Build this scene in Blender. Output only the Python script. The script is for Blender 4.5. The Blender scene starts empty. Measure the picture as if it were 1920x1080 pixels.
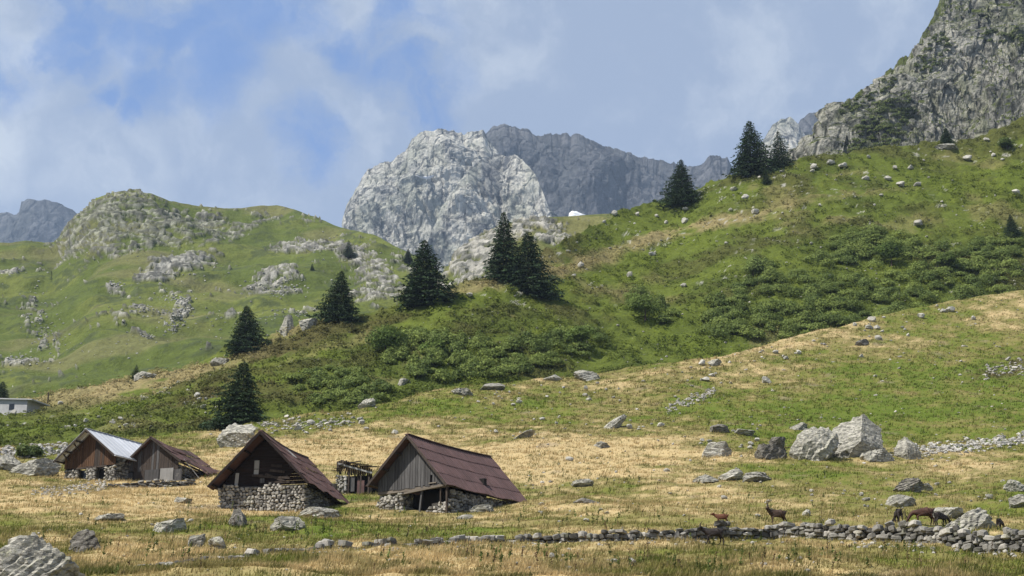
import bpy, bmesh, math, random
import numpy as np
from mathutils import Vector, Matrix
from mathutils.bvhtree import BVHTree

random.seed(7)
RNG = np.random.default_rng(11)
SC = bpy.context.scene
COL = SC.collection

# ------------------------------------------------------------------ camera
F_PX, V_HOR = 2900.0, 1450.0
PITCH = math.atan((V_HOR - 540) / F_PX)
CT, ST = math.cos(PITCH), math.sin(PITCH)
cam_d = bpy.data.cameras.new('camera')
cam_d.sensor_width = 36.0
cam_d.lens = 36.0 * F_PX / 1920.0
cam_d.clip_start = 0.5
cam_d.clip_end = 30000
cam = bpy.data.objects.new('camera', cam_d)
cam.rotation_euler = (math.pi / 2 + PITCH, 0, 0)
COL.objects.link(cam)
SC.camera = cam

# ------------------------------------------------------------------ sun and sky
SUN_EL = math.radians(53)
_h = Vector((-0.90, -0.43, 0)).normalized()
SUN_DIR = Vector((_h.x * math.cos(SUN_EL), _h.y * math.cos(SUN_EL), math.sin(SUN_EL)))
sl = bpy.data.lights.new('sun', 'SUN')
sl.energy = 5.0
sl.angle = math.radians(0.5)
sl.color = (1.0, 0.955, 0.88)
so = bpy.data.objects.new('sun', sl)
so.rotation_euler = (-SUN_DIR).to_track_quat('-Z', 'Y').to_euler()
so.location = (0, 0, 500)
COL.objects.link(so)

SC.view_settings.view_transform = 'Standard'
SC.view_settings.look = 'None'
SC.view_settings.exposure = 0.42
SC.view_settings.gamma = 1.0
SC.view_settings.use_curve_mapping = False
SC.cycles.use_denoising = True
SC.cycles.max_bounces = 5
SC.cycles.diffuse_bounces = 2
SC.cycles.glossy_bounces = 2
SC.cycles.transmission_bounces = 2
SC.cycles.volume_bounces = 0
SC.cycles.transparent_max_bounces = 4


class NT:
    """small helper round a node tree"""
    def __init__(s, tree):
        s.t = tree
        s.t.nodes.clear()

    def n(s, kind, **kw):
        nd = s.t.nodes.new(kind)
        for k, v in kw.items():
            if k.startswith('i_'):
                key = k[2:]
                key = int(key) if key.isdigit() else key.replace('_', ' ')
                s.put(nd.inputs[key], v)
            else:
                setattr(nd, k, v)
        return nd

    def put(s, sock, v):
        if isinstance(v, bpy.types.NodeSocket):
            s.t.links.new(v, sock)
        elif isinstance(v, bpy.types.Node):
            s.t.links.new(v.outputs[0], sock)
        else:
            if isinstance(v, (tuple, list)) and len(v) == 3 and sock.type == 'RGBA':
                v = (*v, 1)
            sock.default_value = v

    def math(s, op, a, b=0.5, clamp=False):
        nd = s.n('ShaderNodeMath', operation=op, use_clamp=clamp)
        s.put(nd.inputs[0], a)
        s.put(nd.inputs[1], b)
        return nd.outputs[0]

    def mix(s, f, a, b, blend='MIX'):
        nd = s.n('ShaderNodeMix', data_type='RGBA', blend_type=blend)
        s.put(nd.inputs[0], f)
        s.put(nd.inputs[6], a)
        s.put(nd.inputs[7], b)
        return nd.outputs[2]

    def ramp(s, f, stops):
        nd = s.n('ShaderNodeValToRGB')
        el = nd.color_ramp.elements
        while len(el) < len(stops):
            el.new(0.5)
        for e, (p, c) in zip(el, stops):
            e.position = p
            e.color = (*c, 1) if isinstance(c, (tuple, list)) else (c, c, c, 1)
        s.put(nd.inputs[0], f)
        return nd.outputs[0]

    def noise(s, vec, scale, detail=4, rough=0.55, dist=0.0):
        nd = s.n('ShaderNodeTexNoise')
        s.put(nd.inputs['Vector'], vec)
        nd.inputs['Scale'].default_value = scale
        nd.inputs['Detail'].default_value = detail
        nd.inputs['Roughness'].default_value = rough
        nd.inputs['Distortion'].default_value = dist
        return nd.outputs[0]

    def voro(s, vec, scale, feature='F1', out=0):
        nd = s.n('ShaderNodeTexVoronoi', feature=feature)
        s.put(nd.inputs['Vector'], vec)
        nd.inputs['Scale'].default_value = scale
        return nd.outputs[out]

    def smooth(s, v, a, b):
        nd = s.n('ShaderNodeMapRange', interpolation_type='SMOOTHSTEP')
        s.put(nd.inputs[0], v)
        nd.inputs[1].default_value = a
        nd.inputs[2].default_value = b
        return nd.outputs[0]


def pix_dir(px, v):
    a, b = (px - 960) / F_PX, (540 - v) / F_PX
    return Vector((a, CT - b * ST, ST + b * CT)).normalized()


def make_world():
    w = bpy.data.worlds.new('World')
    SC.world = w
    w.use_nodes = True
    t = NT(w.node_tree)
    sky = t.n('ShaderNodeTexSky', sky_type='NISHITA', sun_disc=False)
    sky.sun_elevation = SUN_EL
    sky.sun_rotation = math.atan2(SUN_DIR.x, SUN_DIR.y)
    sky.altitude = 1900
    sky.air_density = 1.0
    sky.dust_density = 0.6
    sky.ozone_density = 1.2
    tc = t.n('ShaderNodeTexCoord').outputs['Generated']
    # soft wisps of cloud with a few ragged holes of blue, over the whole sky
    warp = t.n('ShaderNodeTexNoise')
    t.put(warp.inputs['Vector'], tc)
    warp.inputs['Scale'].default_value = 14.0
    warp.inputs['Detail'].default_value = 6
    warp.inputs['Roughness'].default_value = 0.6
    wv = t.n('ShaderNodeVectorMath', operation='SUBTRACT')
    t.put(wv.inputs[0], warp.outputs['Color'])
    wv.inputs[1].default_value = (0.5, 0.5, 0.5)
    ws = t.n('ShaderNodeVectorMath', operation='SCALE')
    t.put(ws.inputs[0], wv.outputs[0])
    ws.inputs['Scale'].default_value = 0.085
    p = t.n('ShaderNodeVectorMath', operation='ADD')
    t.put(p.inputs[0], tc)
    t.put(p.inputs[1], ws.outputs[0])
    p = p.outputs[0]
    holes = None
    for (px, v, r) in [(215, 15, 95), (330, 90, 105), (420, 130, 85), (300, 150, 75), (130, 75, 70), (5, 115, 75), (470, 30, 85), (735, 45, 60),
                       (755, 110, 105), (805, 165, 90), (585, 270, 62), (640, 80, 50), (545, 15, 70), (365, 30, 80),
                       (200, 190, 40), (140, 10, 60), (265, 205, 40)]:
        d = t.n('ShaderNodeVectorMath', operation='DISTANCE')
        t.put(d.inputs[0], p)
        d.inputs[1].default_value = pix_dir(px, v)
        m = t.smooth(d.outputs['Value'], r / F_PX * 1.5, r / F_PX * 0.35)
        holes = m if holes is None else t.math('MAXIMUM', holes, m)
    # the same kind of holes everywhere else
    gen = t.smooth(t.noise(tc, 3.1, 5, 0.55), 0.60, 0.78)
    holes = t.math('MAXIMUM', holes, t.math('MULTIPLY', gen, 0.75))
    wisps = t.noise(p, 15.0, 8, 0.58, 0.25)
    cover = t.math('SUBTRACT', 1.0, t.math('MULTIPLY', t.math('MULTIPLY', holes, 0.8), t.smooth(wisps, 0.69, 0.40)), True)
    fine = t.noise(p, 9.0, 7, 0.6)
    # cloud colour: grey lavender with whiter billows
    white = t.smooth(fine, 0.46, 0.68)
    bright = None
    for (px, v, r) in [(30, 170, 120), (30, 60, 80), (225, 110, 60), (20, 260, 130), (190, 300, 120)]:
        d = t.n('ShaderNodeVectorMath', operation='DISTANCE')
        t.put(d.inputs[0], p)
        d.inputs[1].default_value = pix_dir(px, v)
        m = t.smooth(d.outputs['Value'], r / F_PX * 1.3, r / F_PX * 0.1)
        bright = m if bright is None else t.math('MAXIMUM', bright, m)
    white = t.math('MAXIMUM', t.math('MULTIPLY', white, 0.62), t.math('MULTIPLY', t.math('MULTIPLY', bright, 1.0), t.smooth(fine, 0.3, 0.6)))
    cc = t.mix(white, (3.4, 4.2, 5.8), (6.6, 7.2, 8.0))
    blue = t.mix(0.7, t.mix(1.0, sky.outputs[0], (0.75, 0.95, 1.15), 'MULTIPLY'), (1.15, 2.85, 7.3))
    c = t.mix(cover, blue, cc)
    bg = t.n('ShaderNodeBackground')
    t.put(bg.inputs[0], c)
    bg.inputs[1].default_value = 0.075
    out = t.n('ShaderNodeOutputWorld')
    t.t.links.new(bg.outputs[0], out.inputs[0])


make_world()

# ------------------------------------------------------------------ numeric helpers
_perm = np.random.default_rng(3).permutation(512)
_perm = np.concatenate([_perm, _perm, _perm])
_g3 = np.random.default_rng(4).normal(size=(512, 3))
_g3 /= np.linalg.norm(_g3, axis=1)[:, None]


def perlin(P):
    P = np.asarray(P, float)
    i = np.floor(P).astype(np.int64)
    fr = P - i
    u = fr * fr * fr * (fr * (fr * 6 - 15) + 10)
    i &= 511
    out = 0
    for dx in (0, 1):
        wx = u[..., 0] if dx else 1 - u[..., 0]
        hx = _perm[i[..., 0] + dx]
        for dy in (0, 1):
            wy = u[..., 1] if dy else 1 - u[..., 1]
            hy = _perm[hx + i[..., 1] + dy]
            for dz in (0, 1):
                wz = u[..., 2] if dz else 1 - u[..., 2]
                g = _g3[_perm[hy + i[..., 2] + dz] & 511]
                d = g[..., 0] * (fr[..., 0] - dx) + g[..., 1] * (fr[..., 1] - dy) + g[..., 2] * (fr[..., 2] - dz)
                out = out + wx * wy * wz * d
    return out * 1.5


def fbm(P, freq, octv=4, gain=0.5, lac=2.03):
    P = np.asarray(P, float) * freq
    a, s = 1.0, 0.0
    for k in range(octv):
        s = s + a * perlin(P + 17.3 * k)
        a *= gain
        P = P * lac
    return s


def ridged(P, freq, octv=4, gain=0.5, lac=2.1):
    P = np.asarray(P, float) * freq
    a, s = 1.0, 0.0
    for k in range(octv):
        s = s + a * (1 - 2 * np.abs(perlin(P + 31.7 * k)))
        a *= gain
        P = P * lac
    return s


def sstep(a, b, x):
    t = np.clip((x - a) / (b - a), 0, 1)
    return t * t * (3 - 2 * t)


def unp(px, v, Y):
    k = Y / (F_PX * CT - (540 - v) * ST)
    return np.stack([(px - 960) * k, Y + 0 * k, (F_PX * ST + (540 - v) * CT) * k], -1)


def depth(P):
    return P[1] * CT + P[2] * ST


def pl(*pts):
    xs = [p[0] for p in pts]
    ys = [p[1] for p in pts]
    return lambda x: np.interp(x, xs, ys)


def np_mesh(name, V, Fc, smooth=True, color=None):
    """mesh from numpy arrays; Fc is an (m,k) array of one polygon size"""
    me = bpy.data.meshes.new(name)
    V = np.asarray(V, np.float32)
    Fc = np.asarray(Fc, np.int32)
    m, k = Fc.shape
    me.vertices.add(len(V))
    me.vertices.foreach_set('co', V.ravel())
    me.loops.add(m * k)
    me.loops.foreach_set('vertex_index', Fc.ravel())
    me.polygons.add(m)
    me.polygons.foreach_set('loop_start', np.arange(0, m * k, k, dtype=np.int32))
    me.polygons.foreach_set('loop_total', np.full(m, k, np.int32))
    me.polygons.foreach_set('use_smooth', np.full(m, smooth, bool))
    me.update(calc_edges=True)
    if color is not None:
        at = me.color_attributes.new('Col', 'FLOAT_COLOR', 'POINT')
        c = np.ones((len(V), 4), np.float32)
        c[:, :3] = color
        at.data.foreach_set('color', c.ravel())
    return me


def grid_faces(nr, nc):
    a = np.arange(nr * nc).reshape(nr, nc)
    return np.stack([a[:-1, :-1], a[:-1, 1:], a[1:, 1:], a[1:, :-1]], -1).reshape(-1, 4)


def obj(name, me, mat=None, parent=None, loc=None, rot=None, scale=None):
    o = bpy.data.objects.new(name, me)
    COL.objects.link(o)
    if mat is not None and me is not None and not me.materials:
        me.materials.append(mat)
    if parent is not None:
        o.parent = parent
    if loc is not None:
        o.location = loc
    if rot is not None:
        o.rotation_euler = rot
    if scale is not None:
        o.scale = scale
    return o


def tag(o, label=None, cat=None, group=None, kind=None):
    if label:
        o['label'] = label
    if cat:
        o['category'] = cat
    if group:
        o['group'] = group
    if kind:
        o['kind'] = kind
    return o


def thing(name, label, cat, loc, rotz=0.0, group=None):
    o = obj(name, None, loc=loc, rot=(0, 0, rotz))
    o.empty_display_size = 0.3
    return tag(o, label, cat, group)


# ------------------------------------------------------------------ materials
def new_mat(name):
    m = bpy.data.materials.new(name)
    m.use_nodes = True
    return m, NT(m.node_tree)


def finish(t, color, rough=0.9, bump=None, bstr=0.4, bdist=0.1, metallic=0.0, spec=0.2, translucent=0.0):
    b = t.n('ShaderNodeBsdfPrincipled')
    t.put(b.inputs['Base Color'], color)
    t.put(b.inputs['Roughness'], rough)
    b.inputs['Metallic'].default_value = metallic
    b.inputs['Specular IOR Level'].default_value = spec
    if bump is not None:
        bn = t.n('ShaderNodeBump')
        bn.inputs['Strength'].default_value = bstr
        bn.inputs['Distance'].default_value = bdist
        t.put(bn.inputs['Height'], bump)
        t.put(b.inputs['Normal'], bn.outputs[0])
    res = b.outputs[0]
    if translucent:
        tr = t.n('ShaderNodeBsdfTranslucent')
        t.put(tr.inputs[0], color)
        mx = t.n('ShaderNodeMixShader')
        mx.inputs[0].default_value = translucent
        t.t.links.new(res, mx.inputs[1])
        t.t.links.new(tr.outputs[0], mx.inputs[2])
        res = mx.outputs[0]
    o = t.n('ShaderNodeOutputMaterial')
    t.t.links.new(res, o.inputs[0])


def mat_terrain(name, s1, s2, bump=0.5, bdist=0.3, var=0.5):
    m, t = new_mat(name)
    col = t.n('ShaderNodeVertexColor', layer_name='Col').outputs[0]
    pos = t.n('ShaderNodeNewGeometry').outputs['Position']
    a = t.noise(pos, s1, 5, 0.65)
    b = t.noise(pos, s2, 4, 0.7)
    f = t.math('ADD', t.math('MULTIPLY', t.math('SUBTRACT', a, 0.5), var * 2.2), 1.0)
    g = t.math('ADD', t.math('MULTIPLY', t.math('SUBTRACT', b, 0.5), var * 2.6), 1.0)
    fg = t.math('MULTIPLY', f, g)
    sc = t.n('ShaderNodeVectorMath', operation='SCALE')
    t.put(sc.inputs[0], col)
    t.put(sc.inputs['Scale'], fg)
    h = t.math('ADD', a, t.math('MULTIPLY', b, 0.6))
    finish(t, sc.outputs[0], 0.95, h, bump, bdist, spec=0.1)
    return m


def mat_vcol(name, rough=0.85, translucent=0.0, spec=0.15):
    m, t = new_mat(name)
    col = t.n('ShaderNodeVertexColor', layer_name='Col').outputs[0]
    finish(t, col, rough, spec=spec, translucent=translucent)
    return m


def mat_boulder(name, light, dark, lichen, scale=1.0):
    m, t = new_mat(name)
    tc = t.n('ShaderNodeTexCoord').outputs['Object']
    rnd = t.n('ShaderNodeObjectInfo').outputs['Random']
    off = t.n('ShaderNodeVectorMath', operation='ADD')
    t.put(off.inputs[0], tc)
    cmb = t.n('ShaderNodeCombineXYZ')
    t.put(cmb.inputs[0], t.math('MULTIPLY', rnd, 40.0))
    t.put(cmb.inputs[1], t.math('MULTIPLY', rnd, 17.0))
    t.put(off.inputs[1], cmb.outputs[0])
    v = off.outputs[0]
    mp = t.n('ShaderNodeMapping')
    t.put(mp.inputs[0], v)
    mp.inputs['Rotation'].default_value = (0.5, 0.7, 0.3)
    mp.inputs['Scale'].default_value = (1, 1, 3.2)
    n1 = t.noise(mp.outputs[0], 1.7 * scale, 8, 0.68)
    n2 = t.noise(v, 5.0 * scale, 6, 0.7)
    cr = t.voro(mp.outputs[0], 1.5 * scale, 'DISTANCE_TO_EDGE')
    crack = t.smooth(t.math('ADD', cr, t.math('MULTIPLY', t.math('SUBTRACT', n2, 0.5), 0.55)), 0.0, 0.06)
    c = t.mix(t.smooth(n1, 0.36, 0.62), dark, light)
    c = t.mix(t.math('MULTIPLY', t.smooth(n2, 0.52, 0.66), 0.55), c, lichen)
    c = t.mix(t.math('MULTIPLY', t.math('SUBTRACT', 1.0, crack), t.math('MULTIPLY', t.smooth(n1, 0.42, 0.6), 0.75)), c, (0.07, 0.068, 0.06))
    br = t.math('ADD', t.math('MULTIPLY', rnd, 0.35), 0.82)
    sc = t.n('ShaderNodeVectorMath', operation='SCALE')
    t.put(sc.inputs[0], c)
    t.put(sc.inputs['Scale'], br)
    h = t.math('ADD', t.math('MULTIPLY', n1, 1.2), t.math('ADD', t.math('MULTIPLY', crack, 0.25), t.math('MULTIPLY', n2, 0.6)))
    finish(t, sc.outputs[0], 0.9, h, 0.8, 0.18 / scale, spec=0.2)
    return m


def mat_mountain(name, light, dark, tint, grass=None, s=0.004, bd=14.0, gthr=0.62, lo=0.42):
    """rock face: streaks, cracks, weathered patches; turf only where ledges are flat"""
    m, t = new_mat(name)
    geo = t.n('ShaderNodeNewGeometry')
    pos = geo.outputs['Position']
    mp = t.n('ShaderNodeMapping')
    t.put(mp.inputs[0], pos)
    mp.inputs['Rotation'].default_value = (0.0, 0.55, 0.2)
    mp.inputs['Scale'].default_value = (1.0, 1.0, 0.45)
    n1 = t.noise(mp.outputs[0], s, 8, 0.66, 0.4)
    n2 = t.noise(mp.outputs[0], s * 5.0, 7, 0.7, 0.3)
    n3 = t.noise(pos, s * 22, 5, 0.7)
    cr = t.voro(mp.outputs[0], s * 6.0, 'DISTANCE_TO_EDGE')
    blend = t.math('ADD', t.math('MULTIPLY', n1, 0.35), t.math('ADD', t.math('MULTIPLY', n2, 0.4), t.math('MULTIPLY', n3, 0.25)))
    c = t.mix(t.smooth(blend, lo, lo + 0.145), dark, light)
    mid = t.noise(mp.outputs[0], s * 2.3, 6, 0.7)
    c = t.mix(t.math('MULTIPLY', t.smooth(mid, 0.47, 0.62), 0.55), c, tint)
    gap = t.smooth(t.math('ADD', cr, t.math('MULTIPLY', t.math('SUBTRACT', n3, 0.5), 0.25)), 0.0, 0.06)
    c = t.mix(t.math('MULTIPLY', t.math('SUBTRACT', 1.0, gap), 0.6), c, tuple(x * 0.45 for x in dark))
    if grass:
        up = t.n('ShaderNodeSeparateXYZ')
        t.put(up.inputs[0], geo.outputs['Normal'])
        g = t.smooth(t.math('ADD', up.outputs[2], t.math('MULTIPLY', t.math('SUBTRACT', n2, 0.5), 0.7)), gthr, gthr + 0.1)
        c = t.mix(g, c, t.mix(n3, grass, tuple(x * 0.5 for x in grass)))
    h = t.math('ADD', t.math('MULTIPLY', n2, 1.0), t.math('ADD', t.math('MULTIPLY', n3, 0.35), t.math('MULTIPLY', t.smooth(cr, 0.0, 0.12), 0.25)))
    finish(t, c, 0.95, h, 1.0, bd, spec=0.1)
    return m


def mat_stone(name, a, b, dark=0.5):
    m, t = new_mat(name)
    rnd = t.n('ShaderNodeObjectInfo').outputs['Random']
    pos = t.n('ShaderNodeNewGeometry').outputs['Position']
    n = t.noise(pos, 7.0, 5, 0.7)
    n2 = t.noise(pos, 1.3, 3, 0.6)
    c = t.mix(rnd, a, b)
    c = t.mix(t.math('MULTIPLY', t.smooth(t.math('FRACT', t.math('MULTIPLY', rnd, 7.31)), 0.62, 0.8), 0.8), c, tuple(x * dark for x in a))
    c = t.mix(t.math('MULTIPLY', t.smooth(n, 0.45, 0.7), 0.5), c, tuple(x * 0.45 for x in a))
    c = t.mix(t.math('MULTIPLY', t.smooth(n2, 0.55, 0.7), 0.35), c, (0.33, 0.33, 0.22))
    finish(t, c, 0.92, n, 0.5, 0.05)
    return m


def mat_wood(name, a, b, axis='Z', sc=1.0, rough=0.85):
    m, t = new_mat(name)
    rnd = t.n('ShaderNodeObjectInfo').outputs['Random']
    tc = t.n('ShaderNodeTexCoord').outputs['Object']
    mp = t.n('ShaderNodeMapping')
    t.put(mp.inputs[0], tc)
    s = {'X': (0.6, 12, 12), 'Y': (12, 0.6, 12), 'Z': (12, 12, 0.6)}[axis]
    mp.inputs['Scale'].default_value = s
    cmb = t.n('ShaderNodeCombineXYZ')
    for k in range(3):
        t.put(cmb.inputs[k], t.math('MULTIPLY', rnd, 31.0 + 7 * k))
    t.put(mp.inputs['Location'], cmb.outputs[0])
    g = t.noise(mp.outputs[0], sc, 6, 0.7, 0.4)
    w = t.noise(tc, 0.7, 4, 0.6)
    c = t.mix(t.smooth(g, 0.3, 0.7), a, b)
    c = t.mix(t.math('MULTIPLY', rnd, 0.5), c, tuple(x * 0.45 for x in a))
    c = t.mix(t.math('MULTIPLY', t.smooth(w, 0.52, 0.68), 0.5), c, tuple(x * 0.4 for x in b))
    finish(t, c, rough, g, 0.5, 0.02, spec=0.2)
    return m


def mat_metal(name, a, b, rough=0.5, metallic=0.4, spot=None):
    m, t = new_mat(name)
    rnd = t.n('ShaderNodeObjectInfo').outputs['Random']
    pos = t.n('ShaderNodeNewGeometry').outputs['Position']
    n = t.noise(pos, 1.1, 6, 0.7)
    n2 = t.noise(pos, 6.0, 5, 0.7)
    c = t.mix(t.smooth(n, 0.3, 0.7), a, b)
    c = t.mix(t.math('MULTIPLY', rnd, 0.35), c, tuple(x * 0.6 for x in a))
    if spot:
        c = t.mix(t.math('MULTIPLY', t.smooth(n2, 0.56, 0.7), 0.7), c, spot)
        mp = t.n('ShaderNodeMapping')
        t.put(mp.inputs[0], t.n('ShaderNodeTexCoord').outputs['Object'])
        mp.inputs['Scale'].default_value = (0.5, 5.0, 0.5)
        st = t.noise(mp.outputs[0], 1.0, 6, 0.7)
        c = t.mix(t.math('MULTIPLY', t.smooth(st, 0.5, 0.68), 0.55), c, tuple(x * 0.5 for x in spot))
        c = t.mix(t.math('MULTIPLY', t.smooth(st, 0.45, 0.32), 0.3), c, tuple(min(1, x * 1.7) for x in b))
    r = t.math('ADD', t.math('MULTIPLY', n2, 0.25), rough)
    finish(t, c, r, n2, 0.25, 0.02, metallic=metallic, spec=0.4)
    return m


M = {}
M['meadow'] = mat_terrain('meadow_ground', 0.9, 4.5, 0.6, 0.25, 0.32)
M['hill'] = mat_terrain('heath_ground', 0.55, 2.4, 0.9, 0.7, 0.5)
M['far_hill'] = mat_terrain('alpine_turf_and_rock', 0.16, 0.7, 0.9, 1.6, 0.42)
M['boulder'] = mat_boulder('pale_gneiss', (0.47, 0.445, 0.38), (0.17, 0.163, 0.138), (0.37, 0.37, 0.24), 0.9)
M['boulder_dark'] = mat_boulder('dark_gneiss', (0.24, 0.22, 0.19), (0.07, 0.065, 0.055), (0.30, 0.29, 0.20), 0.9)
M['rock'] = mat_boulder('weathered_rock', (0.55, 0.525, 0.46), (0.30, 0.28, 0.235), (0.44, 0.43, 0.32), 2.0)
M['massif'] = mat_mountain('pale_granite_face', (0.58, 0.56, 0.49), (0.105, 0.11, 0.118), (0.27, 0.285, 0.22), (0.16, 0.18, 0.095), 0.0060, 18.0, 0.84, 0.41)
M['ridge'] = mat_mountain('cloud_shaded_face', (0.125, 0.125, 0.13), (0.042, 0.044, 0.05), (0.08, 0.083, 0.082), None, 0.0035, 18.0)  # rock colour darkened to carry the cloud shade over the ridge
M['far_peak'] = mat_mountain('grey_far_face', (0.12, 0.122, 0.128), (0.055, 0.058, 0.064), (0.09, 0.094, 0.09), None, 0.003, 22.0)
M['cliff'] = mat_mountain('cliff_face', (0.46, 0.44, 0.375), (0.085, 0.088, 0.08), (0.22, 0.235, 0.13), (0.115, 0.14, 0.035), 0.022, 5.0, 0.47)
M['snow'], _t = new_mat('old_snow')
finish(_t, (0.68, 0.69, 0.70), 0.8, _t.noise(_t.n('ShaderNodeNewGeometry').outputs['Position'], 0.1, 4), 0.3, 1.0)
M['stone'] = mat_stone('wall_stone', (0.25, 0.235, 0.21), (0.46, 0.43, 0.375), 0.36)
M['stone_dark'] = mat_stone('lichen_wall_stone', (0.125, 0.118, 0.106), (0.31, 0.295, 0.26), 0.4)
M['core'], _t = new_mat('rubble_core')
finish(_t, _t.ramp(_t.noise(_t.n('ShaderNodeNewGeometry').outputs['Position'], 5, 5), [(0.35, (0.04, 0.036, 0.03)), (0.7, (0.11, 0.1, 0.085))]), 0.95)
M['wood_black'] = mat_wood('shade_black_boards', (0.016, 0.011, 0.010), (0.030, 0.019, 0.016), 'X')  # dark boards, blackened further for the shade in the stone barn gable
M['wood_grey'] = mat_wood('silvered_boards', (0.055, 0.052, 0.052), (0.155, 0.15, 0.147), 'Z')
M['wood_brown'] = mat_wood('sun_burnt_boards', (0.055, 0.030, 0.018), (0.15, 0.082, 0.045), 'Z')
M['wood_dim'] = mat_wood('old_dark_boards', (0.042, 0.032, 0.026), (0.09, 0.07, 0.057), 'Z')
M['wood_beam'] = mat_wood('bleached_beam', (0.13, 0.105, 0.08), (0.22, 0.19, 0.155), 'X')
M['board_pale'] = mat_wood('pale_board', (0.30, 0.29, 0.275), (0.42, 0.41, 0.39), 'Z')
M['rust'] = mat_metal('brown_painted_sheet', (0.105, 0.060, 0.056), (0.145, 0.085, 0.079), 0.5, 0.1, (0.07, 0.042, 0.035))
M['rust_dark'] = mat_metal('rusty_sheet', (0.08, 0.042, 0.038), (0.13, 0.07, 0.062), 0.6, 0.1, (0.045, 0.03, 0.026))
M['zinc'] = mat_metal('zinc_sheet', (0.54, 0.555, 0.58), (0.64, 0.655, 0.68), 0.45, 0.1)
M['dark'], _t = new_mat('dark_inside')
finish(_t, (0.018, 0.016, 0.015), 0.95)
M['concrete'], _t = new_mat('pale_render')
finish(_t, _t.ramp(_t.noise(_t.n('ShaderNodeNewGeometry').outputs['Position'], 0.8, 6, 0.7), [(0.3, (0.33, 0.33, 0.33)), (0.7, (0.47, 0.46, 0.45))]), 0.9)
M['glass'], _t = new_mat('window_glass')
finish(_t, (0.02, 0.025, 0.03), 0.12, spec=0.5)
M['bark'], _t = new_mat('spruce_bark')
finish(_t, (0.085, 0.062, 0.046), 0.95, _t.noise(_t.n('ShaderNodeNewGeometry').outputs['Position'], 6, 5), 0.8, 0.08)
M['deadwood'], _t = new_mat('dead_wood')
finish(_t, (0.30, 0.285, 0.27), 0.95)
M['needles'] = mat_vcol('spruce_needles', 0.8, 0.12)
M['leaves'] = mat_vcol('shrub_leaves', 0.75, 0.3)
M['grass'] = mat_vcol('grass_blades', 0.85, 0.45)
M['stones_v'] = mat_vcol('loose_stones', 0.92)
M['horn'], _t = new_mat('horn')
finish(_t, (0.05, 0.04, 0.03), 0.6)


def mat_fur(name, a, b):
    m, t = new_mat(name)
    tc = t.n('ShaderNodeTexCoord').outputs['Object']
    n = t.noise(tc, 3.0, 5, 0.7)
    finish(t, t.mix(t.smooth(n, 0.35, 0.65), a, b), 0.75, t.noise(tc, 30, 3), 0.3, 0.02, spec=0.3)
    return m


M['fur_red'] = mat_fur('red_brown_fur', (0.12, 0.042, 0.018), (0.06, 0.022, 0.011))
M['fur_dark'] = mat_fur('dark_brown_fur', (0.06, 0.034, 0.022), (0.03, 0.019, 0.014))
M['fur_brown'] = mat_fur('chestnut_fur', (0.07, 0.030, 0.019), (0.035, 0.016, 0.011))
M['fur_black'] = mat_fur('black_fur', (0.028, 0.02, 0.017), (0.014, 0.011, 0.01))

# ------------------------------------------------------------------ terrain
STRAW = np.array([0.425, 0.325, 0.165])
OLIVE = np.array([0.190, 0.165, 0.058])
GREEN = np.array([0.104, 0.130, 0.021])
LUSH = np.array([0.096, 0.130, 0.018])
HEATH = np.array([0.086, 0.078, 0.026])
HEATHG = np.array([0.080, 0.104, 0.018])
ROCKC = np.array([0.44, 0.42, 0.37])
EARTH = np.array([0.24, 0.19, 0.13])

VY = [(1080, 58), (1035, 68), (1010, 76), (985, 86), (956, 105), (920, 119), (900, 133), (860, 152), (800, 186), (760, 206),
      (700, 235), (650, 258), (600, 280), (545, 300), (500, 315)]
_pf = np.polyfit([p[0] / 1000 for p in VY], [p[1] for p in VY], 5)


def yf(v):
    return np.polyval(_pf, np.asarray(v, float) / 1000)


V_MEADOW = pl((-1500, 880), (-300, 845), (0, 838), (120, 830), (250, 815), (420, 805), (560, 780), (680, 762), (800, 735), (900, 722), (1100, 700),
              (1250, 683), (1350, 668), (1500, 628), (1600, 605), (1700, 580), (1850, 553), (1920, 543), (2220, 500), (3400, 420))
V_HILL = pl((-1500, 800), (-300, 770), (0, 754), (60, 752), (120, 738), (200, 722), (260, 708), (340, 690), (400, 668), (470, 640), (540, 618), (600, 600),
            (680, 592), (740, 578), (800, 564), (837, 545), (887, 530), (925, 518), (980, 495), (1025, 468), (1058, 450), (1092, 432), (1154, 402),
            (1217, 381), (1250, 373), (1310, 352), (1370, 325), (1420, 314), (1480, 304), (1550, 292), (1620, 284), (1700, 276), (1760, 269),
            (1830, 262), (1870, 242), (1920, 224), (2220, 120), (3400, -100))
Y_HILL = pl((-1500, 340), (0, 318), (400, 300), (600, 298), (800, 300), (950, 318), (1050, 350), (1150, 390), (1250, 410), (1500, 400), (1920, 415), (3400, 430))


def columns(n, a=-120, b=2040, wide=True, lo=-1500, hi=3400):
    c = np.linspace(a, b, n)
    if wide:
        c = np.concatenate([np.linspace(lo, a, 14)[:-1], c, np.linspace(b, hi, 14)[1:]])
    return c


def blob(PX, V, px, v, rx, ry, rot=0.0, soft=0.6):
    a = math.radians(rot)
    dx, dy = PX - px, V - v
    x = (dx * math.cos(a) + dy * math.sin(a)) / rx
    y = (-dx * math.sin(a) + dy * math.cos(a)) / ry
    return sstep(1.0 + soft, 1.0 - soft, np.sqrt(x * x + y * y))


def lerp(a, b, w):
    return a + (b - a) * w[..., None]


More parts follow.
